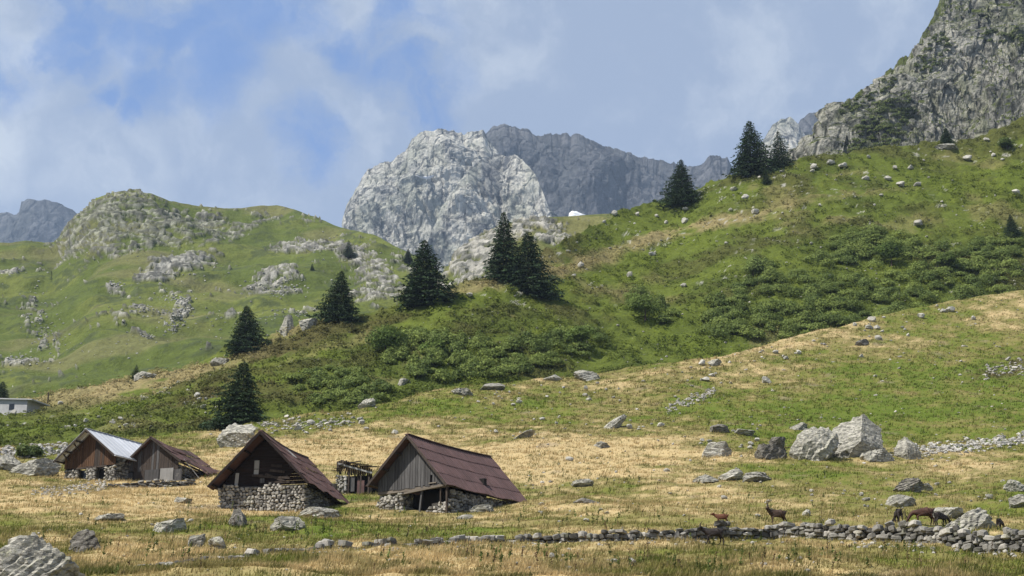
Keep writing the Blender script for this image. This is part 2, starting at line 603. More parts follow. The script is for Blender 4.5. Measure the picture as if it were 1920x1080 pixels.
def meadow_color(PX, V, P):
    n1 = fbm(P, 0.035, 4)
    n2 = fbm(P + 50, 0.16, 4)
    n3 = fbm(P + 90, 0.6, 3)
    dry = 0.36 + 0.45 * n1 + 0.55 * n2 + 0.5 * n3
    for (px, v, rx, ry, rot, s) in [(150, 940, 300, 50, 3, .55), (330, 905, 180, 26, 0, .45), (640, 850, 240, 40, -4, .55), (330, 950, 330, 40, 0, .3), (1000, 870, 160, 30, 0, .4), (960, 1100, 1500, 30, 0, .38), (1120, 840, 170, 40, -4, .75), (1180, 875, 260, 28, 0, .45),
                                    (840, 1050, 380, 20, 0, .4), (1500, 1060, 300, 18, 0, .2), (1250, 940, 260, 28, 0, .3), (1750, 875, 180, 22, 0, .3),
                                    (800, 950, 180, 26, 0, .25), (250, 1040, 160, 30, 0, .4), (1650, 940, 200, 20, 0, .25), (1150, 660, 170, 10, -22, .5), (1500, 622, 260, 9, -17, .5), (560, 785, 190, 14, -8, .3)]:
        dry = dry + 1.0 * s * blob(PX, V, px, v, rx, ry, rot, 0.95)
    for (px, v, rx, ry, rot, s) in [(1780, 755, 260, 75, -6, .75), (1560, 898, 190, 22, 0, .75), (700, 995, 260, 22, 0, .55), (1500, 690, 200, 40, -12, .25),
                                    (640, 930, 40, 25, 0, .6), (1900, 930, 80, 40, 0, .4), (230, 985, 90, 16, 0, .5), (760, 760, 260, 25, -6, .3), (1500, 780, 200, 40, 0, .25), (1200, 1060, 160, 25, 0, .3),
                                    (220, 820, 220, 18, 0, .4)]:
        dry = dry - 0.8 * s * blob(PX, V, px, v, rx, ry, rot, 0.95)
    w = np.clip(dry, -0.4, 1.15)
    c = lerp(lerp(LUSH[None] * np.ones(P.shape), np.array([.135, .146, .030]), sstep(-0.35, 0.05, w)), OLIVE, sstep(0.0, 0.40, w))
    c = lerp(c, STRAW, sstep(0.38, 1.0, w))
    ea = sstep(0.55, 0.8, fbm(P + 130, 0.22, 3)) * 0.5
    c = lerp(c, EARTH, ea)
    # peaty bank on the spur at the frame's edge
    bk = blob(PX, V, 1880, 690, 60, 26, -20) * sstep(-0.2, 0.3, n3 + n2)
    c = lerp(c, HEATH * 0.8, bk)
    return c


LAYERS = {}


def register(key, me):
    vs = [v.co[:] for v in me.vertices]
    ps = [tuple(p.vertices) for p in me.polygons]
    LAYERS[key] = BVHTree.FromPolygons(vs, ps)


def hit(key, px, v, tries=60):
    for k in range(tries):
        d = pix_dir(px, v + 1.5 * k)
        loc, nor, idx, dist = LAYERS[key].ray_cast(Vector((0, 0, 0)), d)
        if loc is not None:
            return loc, nor
    raise RuntimeError('no ground at %s %s %s' % (key, px, v))


def down(key, x, y):
    loc, nor, i, d = LAYERS[key].ray_cast(Vector((x, y, 2000)), Vector((0, 0, -1)))
    return loc, nor


def m_per_px(loc):
    return depth(loc) / F_PX


def build_meadow():
    px = columns(520)
    vc = V_MEADOW(px)
    s = np.linspace(0, 1, 300)[:, None]
    V = 1080 + (vc[None] - 1080) * s
    PX = np.broadcast_to(px[None], V.shape)
    Y = yf(V)
    P = unp(PX, V, Y)
    # towards and behind the camera
    fy = np.array([-80, -40, -10, 5, 20, 32, 42, 50, 55.0])[:, None]
    X0 = P[0, :, 0][None]
    Yb = P[0, :, 1][None]
    zb = P[0, :, 2][None]
    tt = fy / 58.0
    fz = np.where(fy > 0, -1.6 + 0.09 * fy + 0.00112 * fy ** 2, -1.6 + 0.09 * fy)
    Fg = np.stack([np.broadcast_to(X0, (9, len(px))), np.broadcast_to(fy, (9, len(px))), fz + (zb - 7.4) * np.clip(tt, 0, 1)], -1)
    last = P[-1]
    back = []
    for dY, dz in ((3, 0.1), (9, -1.2), (22, -5), (45, -12)):
        k = (last[:, 1] + dY) / last[:, 1]
        back.append(np.stack([last[:, 0] * k, last[:, 1] + dY, last[:, 2] + dz], -1))
    P = np.concatenate([Fg, P, np.array(back)], 0)
    V = np.concatenate([np.full((9, len(px)), 1100.0), V, np.broadcast_to(vc, (4, len(px)))], 0)
    PX = np.broadcast_to(px[None], V.shape)
    flat = P * np.array([1, 1, 0])
    am = sstep(20, 70, P[..., 1]) * (1 - 0.75 * blob(PX, V, 690, 925, 330, 55, 0, .4)) * (1 - 0.7 * blob(PX, V, 240, 885, 190, 40, 0, .4))
    P[..., 2] += am * (0.55 * fbm(flat, 0.06, 3) + 0.22 * fbm(flat + 9, 0.35, 3) + 0.07 * fbm(flat + 5, 1.4, 2))
    P[..., 2] -= 0.55 * blob(PX, V, 690, 930, 330, 45, 0, .5) + 0.45 * blob(PX, V, 230, 885, 170, 32, 0, .5)
    C = meadow_color(PX, V, P)
    me = np_mesh('meadow', P.reshape(-1, 3), grid_faces(*V.shape), True, C.reshape(-1, 3))
    o = obj('meadow', me, M['meadow'])
    tag(o, kind='structure')
    register('meadow', me)
    return P, PX, V, C


def build_hill():
    px = columns(620)
    vc = V_MEADOW(px)
    v0 = vc + 24
    y0 = yf(vc) + np.interp(px, [0, 800, 1200, 1920], [12, 18, 30, 28])
    v1 = V_HILL(px)
    y1 = Y_HILL(px)
    nr = 260
    t = np.linspace(0, 1, nr)[:, None]
    V = v0 + (v1 - v0) * t
    PX = np.broadcast_to(px[None], V.shape)
    Y = y0 + (y1 - y0) * t ** 1.05
    P = unp(PX, V, Y)
    last = P[-1]
    back = []
    for dY, dz in ((4, 0.0), (14, -2.5), (40, -14), (100, -55)):
        k = (last[:, 1] + dY) / last[:, 1]
        back.append(np.stack([last[:, 0] * k, last[:, 1] + dY, last[:, 2] + dz], -1))
    P = np.concatenate([P, np.array(back)], 0)
    V = np.concatenate([V, np.broadcast_to(v1, (4, len(px)))], 0)
    T = np.concatenate([np.broadcast_to(t, (nr, len(px))), np.ones((4, len(px)))], 0)
    PX = np.broadcast_to(px[None], V.shape)
    n1 = fbm(P, 0.02, 4)
    n2 = fbm(P + 40, 0.075, 4)
    n3 = fbm(P * np.array([0.6, 1, 1.6]) + 70, 0.34, 3)
    fade = sstep(1.0, 0.86, T)
    P[..., 2] += (0.3 + 0.7 * fade) * (2.2 * fbm(P + 11, 0.022, 3)) + 0.75 * fbm(P + 3, 0.13, 3)
    mats = sstep(0.0, 0.35, n3 + 0.4 * n2)
    P[..., 2] += 0.75 * mats
    # colour
    c = lerp(GREEN[None] * np.ones(P.shape), HEATHG, sstep(-0.25, 0.25, n2))
    heath = np.clip(sstep(0.15, 0.6, n1 + 0.6 * n2 + 0.3 * n3), 0, 1) * 0.55
    for (x, v, rx, ry, rot, s) in [(250, 770, 260, 45, -6, .6), (900, 590, 150, 26, -5, .5), (560, 640, 180, 22, -18, .6), (430, 700, 110, 25, -20, .45),
                                   (1450, 385, 180, 22, -10, .45), (1600, 350, 130, 18, 0, .3), (330, 740, 90, 20, 0, .5)]:
        heath = np.clip(heath + 0.7 * s * blob(PX, V, x, v, rx, ry, rot, .9) * sstep(-0.35, 0.25, n2 + n3), 0, 1)
    c = lerp(c, HEATH, heath)
    lush = 0
    for (x, v, rx, ry, rot, s) in [(250, 760, 120, 15, -8, .8), (840, 575, 130, 12, -8, .7), (1100, 530, 170, 14, -8, .7), (1820, 350, 140, 60, 0, .7), (1350, 400, 170, 26, -14, .5),
                                   (1200, 480, 200, 22, -14, .5), (60, 815, 170, 10, 0, .7), (550, 680, 100, 16, -20, .5), (1250, 620, 150, 30, 20, .5)]:
        lush = np.maximum(lush, s * blob(PX, V, x, v, rx, ry, rot))
    c = lerp(c, np.array([0.115, 0.148, 0.019]), lush * sstep(-0.45, 0.2, n3 + 0.5 * n2))
    dry = 0
    for (x, v, rx, ry, rot, s) in [(1290, 432, 190, 10, -13, .9), (1090, 492, 110, 14, -20, .75), (290, 715, 170, 13, -15, .9), (120, 752, 120, 11, -8, .8), (430, 672, 90, 8, -24, .6),
                                   (870, 552, 60, 8, -12, .7), (900, 545, 60, 10, 0, .6), (1150, 545, 60, 10, 0, .3), (1000, 500, 70, 20, -20, .5), (1580, 372, 120, 8, -6, .4), (540, 622, 90, 7, -20, .7)]:
        dry = np.maximum(dry, s * blob(PX, V, x, v, rx, ry, rot))
    dry = np.clip(dry * sstep(-0.5, 0.1, n2 + 0.6 * n3 + 0.15) + 0.3 * sstep(0.35, 0.6, fbm(P + 200, 0.05, 4)), 0, 1)
    c = lerp(c, STRAW * np.array([0.66, 0.70, 0.66]), dry)
    st = sstep(0.55, 0.62, fbm(P + 300, 0.5, 2)) * sstep(0.1, 0.4, fbm(P + 330, 0.04, 2))
    c = lerp(c, ROCKC, st * 0.8)
    me = np_mesh('hill', P.reshape(-1, 3), grid_faces(*V.shape), True, c.reshape(-1, 3))
    tag(obj('hill', me, M['hill']), kind='structure')
    register('hill', me)
    return P, PX, V, mats, c


def sheet(px, v0, v1, Y0, Y1, nr, p=1.0, back=((10, 0.0), (60, -15), (200, -120))):
    t = np.linspace(0, 1, nr)[:, None]
    V = v0 + (v1 - v0) * t
    Y = Y0 + (Y1 - Y0) * t ** p
    PX = np.broadcast_to(px[None], V.shape)
    P = unp(PX, V, Y)
    last = P[-1]
    bk = []
    for dY, dz in back:
        k = (last[:, 1] + dY) / last[:, 1]
        bk.append(np.stack([last[:, 0] * k, last[:, 1] + dY, last[:, 2] + dz], -1))
    P = np.concatenate([P, np.array(bk)], 0)
    V = np.concatenate([V, np.broadcast_to(v1, (len(back), len(px)))], 0)
    T = np.concatenate([np.broadcast_to(t, (nr, len(px))), np.ones((len(back), len(px)))], 0)
    return P, np.broadcast_to(px[None], V.shape), V, T


def normals(P):
    du = np.gradient(P, axis=1)
    dv = np.gradient(P, axis=0)
    n = np.cross(du, dv)
    return n / (np.linalg.norm(n, axis=-1, keepdims=True) + 1e-9)


def build_left_hill():
    v1f = pl((-1500, 430), (-300, 470), (-60, 452), (0, 455), (60, 452), (100, 455), (128, 425), (150, 402), (180, 372), (215, 360), (250, 357), (285, 364), (320, 377), (370, 386), (420, 391),
             (470, 388), (520, 384), (555, 394), (600, 410), (640, 427), (700, 440), (750, 466), (800, 490), (860, 540), (1000, 620))
    px = np.concatenate([np.linspace(-1500, -100, 14)[:-1], np.linspace(-100, 900, 400)])
    v1 = v1f(px) + 2.0 * fbm(np.stack([px, 0 * px, 0 * px], -1), 0.03, 3)
    v0 = np.interp(px, [-100, 400, 900], [800, 740, 640])
    Y1 = np.interp(px, [-100, 100, 250, 520, 700, 900], [820, 850, 860, 900, 800, 640])
    Y0 = np.interp(px, [-100, 500, 900], [400, 420, 480])
    P, PX, V, T = sheet(px, v0, v1, Y0, Y1, 250, 1.1, ((10, 0.0), (50, -8), (160, -70)))
    n1 = fbm(P, 0.012, 4)
    n2 = fbm(P + 40, 0.05, 4)
    n3 = fbm(P * np.array([1, 1, 2.0]) + 80, 0.17, 3)
    rock = np.zeros(V.shape)
    for (x, v, rx, ry, rot, s) in [(210, 400, 90, 40, -20, 1.0), (170, 430, 75, 35, -40, .95), (300, 430, 120, 36, -5, .95), (380, 408, 50, 12, 0, .9), (260, 455, 170, 18, -5, .9), (440, 440, 75, 12, -25, .95), (330, 502, 75, 15, -12, 1.3),
                                   (125, 488, 50, 8, -25, .8), (560, 458, 55, 13, -10, 1.1), (670, 490, 60, 22, 25, .85), (700, 510, 55, 28, 35, .9), (640, 455, 60, 9, 12, .8), (510, 530, 60, 18, -5, .85), (530, 552, 40, 7, 0, .9),
                                   (15, 512, 28, 9, 10, 1.1), (330, 555, 34, 10, 30, .75), (340, 580, 18, 32, 20, .8), (320, 605, 20, 20, 0, .75), (270, 580, 45, 9, 10, .6), (215, 532, 20, 8, 10, .9),
                                   (60, 590, 22, 45, -10, .55), (90, 640, 25, 45, -15, .5), (35, 680, 35, 12, 10, .8), (215, 612, 45, 10, -5, .55), (275, 632, 18, 7, 0, .8), (560, 590, 40, 8, -20, .5), (700, 560, 60, 18, 0, .7), (740, 545, 40, 25, 40, .7),
                                   (450, 600, 40, 6, -30, .6), (760, 490, 30, 14, 40, .7), (540, 408, 90, 8, 8, .45)]:
        rock = np.maximum(rock, s * blob(PX, V, x, v, rx, ry, rot, 0.5))
    n4 = fbm(P * np.array([.45, .45, 2.4]) + 180, 0.36, 3)
    rk = sstep(0.50, 0.62, rock * 0.85 + 0.4 * n3 + 0.25 * n2 + 0.75 * n4 - 0.17)
    N = normals(P)
    sgn = np.where(N[..., 1:2] > 0, -1, 1)
    N = N * sgn
    fade = sstep(1.0, 0.93, T)[..., None]
    P = P + N * fade * ((5.5 * fbm(P + 7, 0.02, 3) + 1.2 * n2)[..., None]) + N * (rk * (0.5 + 1.1 * np.abs(n3) + 0.8 * np.maximum(ridged(P, 0.1, 3), 0)))[..., None]
    c = lerp(np.array([0.088, 0.112, 0.024])[None] * np.ones(P.shape), np.array([0.130, 0.148, 0.034]), sstep(-0.3, 0.35, n1 + 0.4 * n2))
    c = lerp(c, np.array([0.062, 0.078, 0.030]), 0.8 * sstep(0.12, 0.42, n2 * 0.7 + n3 * 0.7))
    c = lerp(c, np.array([0.20, 0.175, 0.085]), 0.45 * sstep(0.1, 0.5, fbm(P + 400, 0.02, 3)))
    rc = lerp(np.array([0.20, 0.195, 0.165])[None] * np.ones(P.shape), np.array([0.39, 0.375, 0.325]), sstep(-0.35, 0.25, fbm(P + 500, 0.16, 4, 0.65)))
    rc = rc * (1 - 0.5 * sstep(0.6, 1.1, ridged(P * np.array([1, 1, 1.6]), 0.2, 3)))[..., None]
    dome = np.maximum(blob(PX, V, 215, 410, 110, 55, -15), blob(PX, V, 300, 440, 150, 40, 0))
    rc = lerp(rc, rc * np.array([.72, .75, .66]), dome)
    c = lerp(c, rc, rk)
    me = np_mesh('hill', P.reshape(-1, 3), grid_faces(*V.shape), True, c.reshape(-1, 3))
    tag(obj('hill', me, M['far_hill']), kind='structure')
    register('left', me)
    return P, PX, V, rk


def build_knoll():
    v1f = pl((700, 600), (800, 545), (837, 503), (865, 466), (905, 438), (940, 421), (1000, 408), (1060, 406), (1130, 401), (1180, 400), (1260, 406), (1500, 420))
    px = np.linspace(740, 1480, 260)
    P, PX, V, T = sheet(px, np.full(px.shape, 600.0), v1f(px), np.full(px.shape, 470.0), np.interp(px, [740, 900, 1200], [520, 590, 640]), 120, 1.0, ((8, 0), (40, -8), (120, -60)))
    n2 = fbm(P + 40, 0.05, 4)
    n3 = fbm(P + 80, 0.2, 3)
    rock = np.maximum.reduce([0.95 * blob(PX, V, 890, 490, 70, 40, -50), 0.9 * blob(PX, V, 1010, 420, 45, 12, 0), 0.9 * blob(PX, V, 1030, 450, 35, 16, 0), 0.85 * blob(PX, V, 950, 440, 60, 18, -20), 0.8 * blob(PX, V, 860, 520, 60, 26, -40)])
    rk = sstep(0.5, 0.64, rock * .85 + 0.45 * n3 + 0.3 * n2 + .5 * fbm(P + 180, .45, 3) - .05)
    N = normals(P)
    N = N * np.where(N[..., 1:2] > 0, -1, 1)
    P = P + N * sstep(1.0, 0.93, T)[..., None] * ((3 * fbm(P + 7, 0.03, 3))[..., None]) + N * (rk * 1.3 * np.maximum(ridged(P, 0.12, 3), 0))[..., None]
    c = lerp(np.array([0.105, 0.120, 0.034])[None] * np.ones(P.shape), np.array([0.17, 0.165, 0.06]), sstep(-0.2, 0.3, n2))
    rc = lerp(np.array([0.15, 0.148, 0.125])[None] * np.ones(P.shape), np.array([0.40, 0.38, 0.33]), sstep(-0.30, 0.3, fbm(P + 500, 0.18, 4, .65)))
    c = lerp(c, rc, rk)
    me = np_mesh('hill', P.reshape(-1, 3), grid_faces(*V.shape), True, c.reshape(-1, 3))
    tag(obj('hill', me, M['far_hill']), kind='structure')
    register('knoll', me)


def rock_face(name, px, v0, v1, Y0, Y1, nr, mat, amp, freq, p=0.8, jag=3.0, aniso=(1, 1, 0.42), key=None, back=None, cf=0.10, cw=0.78):
    v1 = v1 + jag * fbm(np.stack([px * 0.05, 0 * px, 0 * px + Y0.mean()], -1), 1.0, 5, 0.6) - jag * 0.5 * np.abs(fbm(np.stack([px * 0.21, 0 * px, 0 * px + 3], -1), 1.0, 3))
    L = float(np.mean(Y1 - Y0))
    P, PX, V, T = sheet(px, v0, v1, np.broadcast_to(Y0, px.shape), Y1, nr, p, back or ((L * 0.05, 0), (L * 0.3, -L * 0.2), (L, -L * 0.8)))
    N = normals(P)
    N = N * np.where(N[..., 1:2] > 0, -1, 1)
    Q = P * np.array(aniso)
    sh = np.array([Q[..., 2] * 0.9, Q[..., 2] * 0.0, Q[..., 0] * 0.12])
    Q = Q + np.moveaxis(sh, 0, -1)
    Q = Q + (14 / (freq * 1000)) * 0.28 * np.stack([perlin(P * freq * 0.9), 0 * P[..., 0], perlin(P * freq * 0.9 + 40)], -1) * 20
    d = amp * (0.75 * ridged(Q, freq * 0.8, 6, 0.54) + 1.2 * fbm(Q + 100, freq * 0.5, 3))
    d = d - d.mean()
    step = amp * 0.35 * np.abs(fbm(Q + 300, freq * 3, 4, 0.6))
    fade = cf + (1 - cf) * sstep(1.0, cw, T)
    P = P + N * (fade * (d + step))[..., None]
    me = np_mesh(name, P.reshape(-1, 3), grid_faces(*V.shape), False)
    tag(obj(name, me, mat), kind='structure')
    if key:
        register(key, me)
    return P, PX, V


def build_mountains():
    # pale massif: left dome, then the rounded buttress before it
    px = np.linspace(646, 1060, 300)
    v1 = pl((560, 640), (641, 600), (647, 440), (651, 388), (666, 358), (690, 318), (715, 307), (740, 300), (758, 285), (775, 262), (800, 248), (830, 243), (862, 250), (905, 247), (915, 262), (940, 300), (1000, 360), (1060, 430))(px)
    rock_face('mountain', px, np.full(px.shape, 590.0), v1, np.interp(px, [646, 665, 700], [2420, 2260, 2150]), np.interp(px, [646, 720, 900, 1060], [2500, 2520, 2560, 2500]), 250, M['massif'], 42, 0.0062, 0.8, 5.0, key='massif')
    px = np.linspace(770, 1075, 230)
    v1 = pl((770, 520), (800, 450), (830, 390), (860, 345), (885, 315), (905, 299), (940, 291), (965, 293), (990, 308), (1008, 335), (1022, 370), (1032, 405), (1050, 450), (1075, 520))(px)
    rock_face('mountain', px, np.full(px.shape, 590.0), v1, np.full(px.shape, 1980.0), np.interp(px, [770, 940, 1075], [2050, 2230, 2080]), 200, M['massif'], 32, 0.0075, 0.8, 4.0, key='buttress')
    # dark ridge behind
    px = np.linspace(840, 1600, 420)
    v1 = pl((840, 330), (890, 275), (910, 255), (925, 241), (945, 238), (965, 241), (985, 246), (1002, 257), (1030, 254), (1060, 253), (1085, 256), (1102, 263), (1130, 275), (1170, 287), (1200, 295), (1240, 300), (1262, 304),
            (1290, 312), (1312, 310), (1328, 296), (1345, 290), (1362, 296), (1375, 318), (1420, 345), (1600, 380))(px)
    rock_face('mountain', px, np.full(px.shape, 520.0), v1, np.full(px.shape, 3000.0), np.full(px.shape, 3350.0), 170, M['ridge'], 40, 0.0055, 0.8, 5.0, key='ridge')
    # far left blue peak
    px = np.linspace(-900, 330, 260)
    v1 = pl((-900, 300), (-500, 360), (-200, 380), (-60, 405), (0, 400), (34, 403), (40, 380), (62, 373), (85, 376), (112, 381), (132, 392), (152, 406), (200, 440), (330, 500))(px)
    rock_face('mountain', px, np.full(px.shape, 560.0), v1, np.full(px.shape, 3900.0), np.full(px.shape, 4250.0), 110, M['far_peak'], 40, 0.0042, 0.8, 4.0)
    # pale horn and darker summit between spruces and cliff
    px = np.linspace(1400, 1560, 110)
    v1 = pl((1400, 330), (1430, 262), (1448, 236), (1465, 222), (1482, 219), (1497, 232), (1512, 262), (1540, 300), (1560, 330))(px)
    rock_face('mountain', px, np.full(px.shape, 420.0), v1, np.full(px.shape, 2300.0), np.full(px.shape, 2480.0), 90, M['massif'], 18, 0.008, 0.8, 3.0)
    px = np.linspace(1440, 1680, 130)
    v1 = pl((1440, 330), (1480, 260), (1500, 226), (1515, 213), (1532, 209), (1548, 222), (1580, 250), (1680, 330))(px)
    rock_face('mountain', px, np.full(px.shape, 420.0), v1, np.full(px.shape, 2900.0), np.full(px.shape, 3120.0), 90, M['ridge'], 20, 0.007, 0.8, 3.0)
    # cliff on the right
    px = np.concatenate([np.linspace(1484, 2020, 380), np.linspace(2020, 3200, 40)[1:]])
    v1 = pl((1380, 380), (1470, 310), (1500, 284), (1530, 250), (1568, 207), (1600, 180), (1640, 152), (1690, 116), (1720, 86), (1740, 50), (1752, 26), (1764, -8), (1785, -55), (1830, -120), (1900, -200), (2220, -420), (3200, -600))(px)
    v0 = V_HILL(px) + 70
    rock_face('cliff', px, v0, v1, np.interp(px, [1484, 1540], [545, 500]), 520 + (v0 - v1) * np.interp(px, [1380, 1900, 2300], [0.5, 0.48, 0.5]) + 20, 300, M['cliff'], 15, 0.020, 0.85, 8.0, (1, 1, 0.5), key='cliff', cf=0.05, cw=0.72,
              back=((12, 0), (60, -18), (160, -90)))
    # old snow lying in hollows of the faces
    for key, pts in (('massif', [(779, 329), (790, 331), (802, 331), (813, 328), (810, 334), (800, 337), (789, 334)]), ('ridge', [(1073, 395), (1079, 396), (1088, 399), (1098, 403), (1090, 409), (1075, 410), (1066, 408), (1068, 399)])):
        cx = sum(p[0] for p in pts) / len(pts)
        cy = sum(p[1] for p in pts) / len(pts)
        ring = []
        n = len(pts)
        for i in range(n * 3):
            a, b = pts[i // 3], pts[(i // 3 + 1) % n]
            w = (i % 3) / 3
            ring.append((a[0] + (b[0] - a[0]) * w + random.uniform(-.8, .8), a[1] + (b[1] - a[1]) * w + random.uniform(-.6, .6)))
        V, Fc = [], []
        rings = [0.0, 0.35, 0.7, 1.0]
        med = np.median([hit(key, cx + (q[0] - cx) * r, cy + (q[1] - cy) * r)[0].y for r in (.3, .6, .9) for q in ring])
        for r in rings:
            for q in ring:
                d = np.array(pix_dir(cx + (q[0] - cx) * r, cy + (q[1] - cy) * r))
                yy = np.clip(hit(key, cx + (q[0] - cx) * r, cy + (q[1] - cy) * r)[0].y, med - 9, med + 9)
                V.append(d * ((yy - ((46 if key == 'massif' else 22) if r < 1 else (34 if key == 'massif' else 12))) / d[1]))
        k = len(ring)
        for a in range(3):
            for i in range(k):
                Fc.append((a * k + i, a * k + (i + 1) % k, (a + 1) * k + (i + 1) % k, (a + 1) * k + i))
        o = obj('snow_patch', np_mesh('snow_patch', V, Fc, True), M['snow'])
        if key == 'massif':
            tag(o, 'small white snow patch high on the pale granite mountain', 'snow patch', 'old snow patches on the mountains')
        else:
            tag(o, 'white snow patch at the foot of the dark ridge', 'snow patch', 'old snow patches on the mountains')


MEADOW = build_meadow()
HILL = build_hill()
LEFT = build_left_hill()
build_knoll()
build_mountains()


# ------------------------------------------------------------------ stones and boulders
def ico(sub):
    bm = bmesh.new()
    bmesh.ops.create_icosphere(bm, subdivisions=sub, radius=1.0)
    V = np.array([v.co[:] for v in bm.verts])
    Fc = np.array([[v.index for v in f.verts] for f in bm.faces])
    bm.free()
    return V, Fc


ICO = {k: ico(k) for k in (1, 2, 3, 4, 5)}


def rock_shape(seed, sub, cuts=12, rough=0.09, lo=0.45, hi=0.85, lean=0.0, strata=0.05, point=0.0):
    """angular block: sphere cut by planes, split along strata, then roughened; fills the box [-.5,.5]x[-.5,.5]x[0,1]"""
    r = np.random.default_rng(seed)
    V, Fc = ICO[sub]
    V = V.copy()
    for k in range(cuts):
        n = r.normal(size=3)
        n[2] *= 0.8
        n /= np.linalg.norm(n)
        d = r.uniform(lo, hi)
        s = V @ n - d
        V -= np.where(s > 0, s, 0)[:, None] * n
    off = r.uniform(0, 100, 3)
    if sub >= 3:
        ax = r.normal(size=3)
        ax /= np.linalg.norm(ax)
        u = (V @ ax) * r.uniform(3.0, 5.0) + 0.6 * fbm(V + off, 1.2, 2)
        saw = u - np.floor(u)
        V *= (1 + strata * (saw - 0.5) * 1.6)[:, None]
        V *= (1 + rough * (0.9 * fbm(V + off, 1.6, 3) + 0.55 * ridged(V + off, 3.1, 4, 0.6)))[:, None]
    else:
        V *= (1 + rough * 1.2 * fbm(V + off, 1.6, 2))[:, None]
    mn, mx = V.min(0), V.max(0)
    V = (V - mn) / (mx - mn)
    V[:, 0] -= 0.5
    V[:, 1] -= 0.5
    if point:
        k = 1 - point * sstep(0.35, 1.0, V[:, 2])
        V[:, 0] *= k
        V[:, 1] *= k
    V[:, 0] += lean * V[:, 2]
    return V, Fc


def boulder(layer, px, vb, w, h, label, mat='boulder', seed=0, lean=0.0, dep=0.8, rot=0.0, name='boulder', cat='boulder', group=None, point=0.0, sub=None, sink=0.24, cuts=12, tilt=0.0, strata=0.06):
    loc, nor = hit(layer, px, vb)
    s = m_per_px(loc)
    W, H = w * s, h * s * 1.02
    if sub is None:
        sub = 5 if w > 54 else 4 if w > 26 else 3
    V, Fc = rock_shape(seed + 100, sub, lean=lean, point=point, cuts=cuts + 8, strata=strata, rough=.085)
    V = V.copy()
    D = max(W * dep, H * 0.6)
    V *= np.array([W, D, H / (1 - sink)])
    V[:, 2] -= sink * H / (1 - sink)
    if tilt:
        V = np.array(Matrix.Rotation(tilt, 3, 'Y') @ Vector(v) for v in V) if False else V @ np.array(Matrix.Rotation(tilt, 3, 'Y').transposed())
    me = np_mesh(name, V, Fc, False)
    y = loc.y + D * 0.35
    o = obj(name, me, M[mat], loc=(loc.x * y / loc.y, y, loc.z + 0.0), rot=(0, 0, rot))
    return tag(o, label, cat, group)


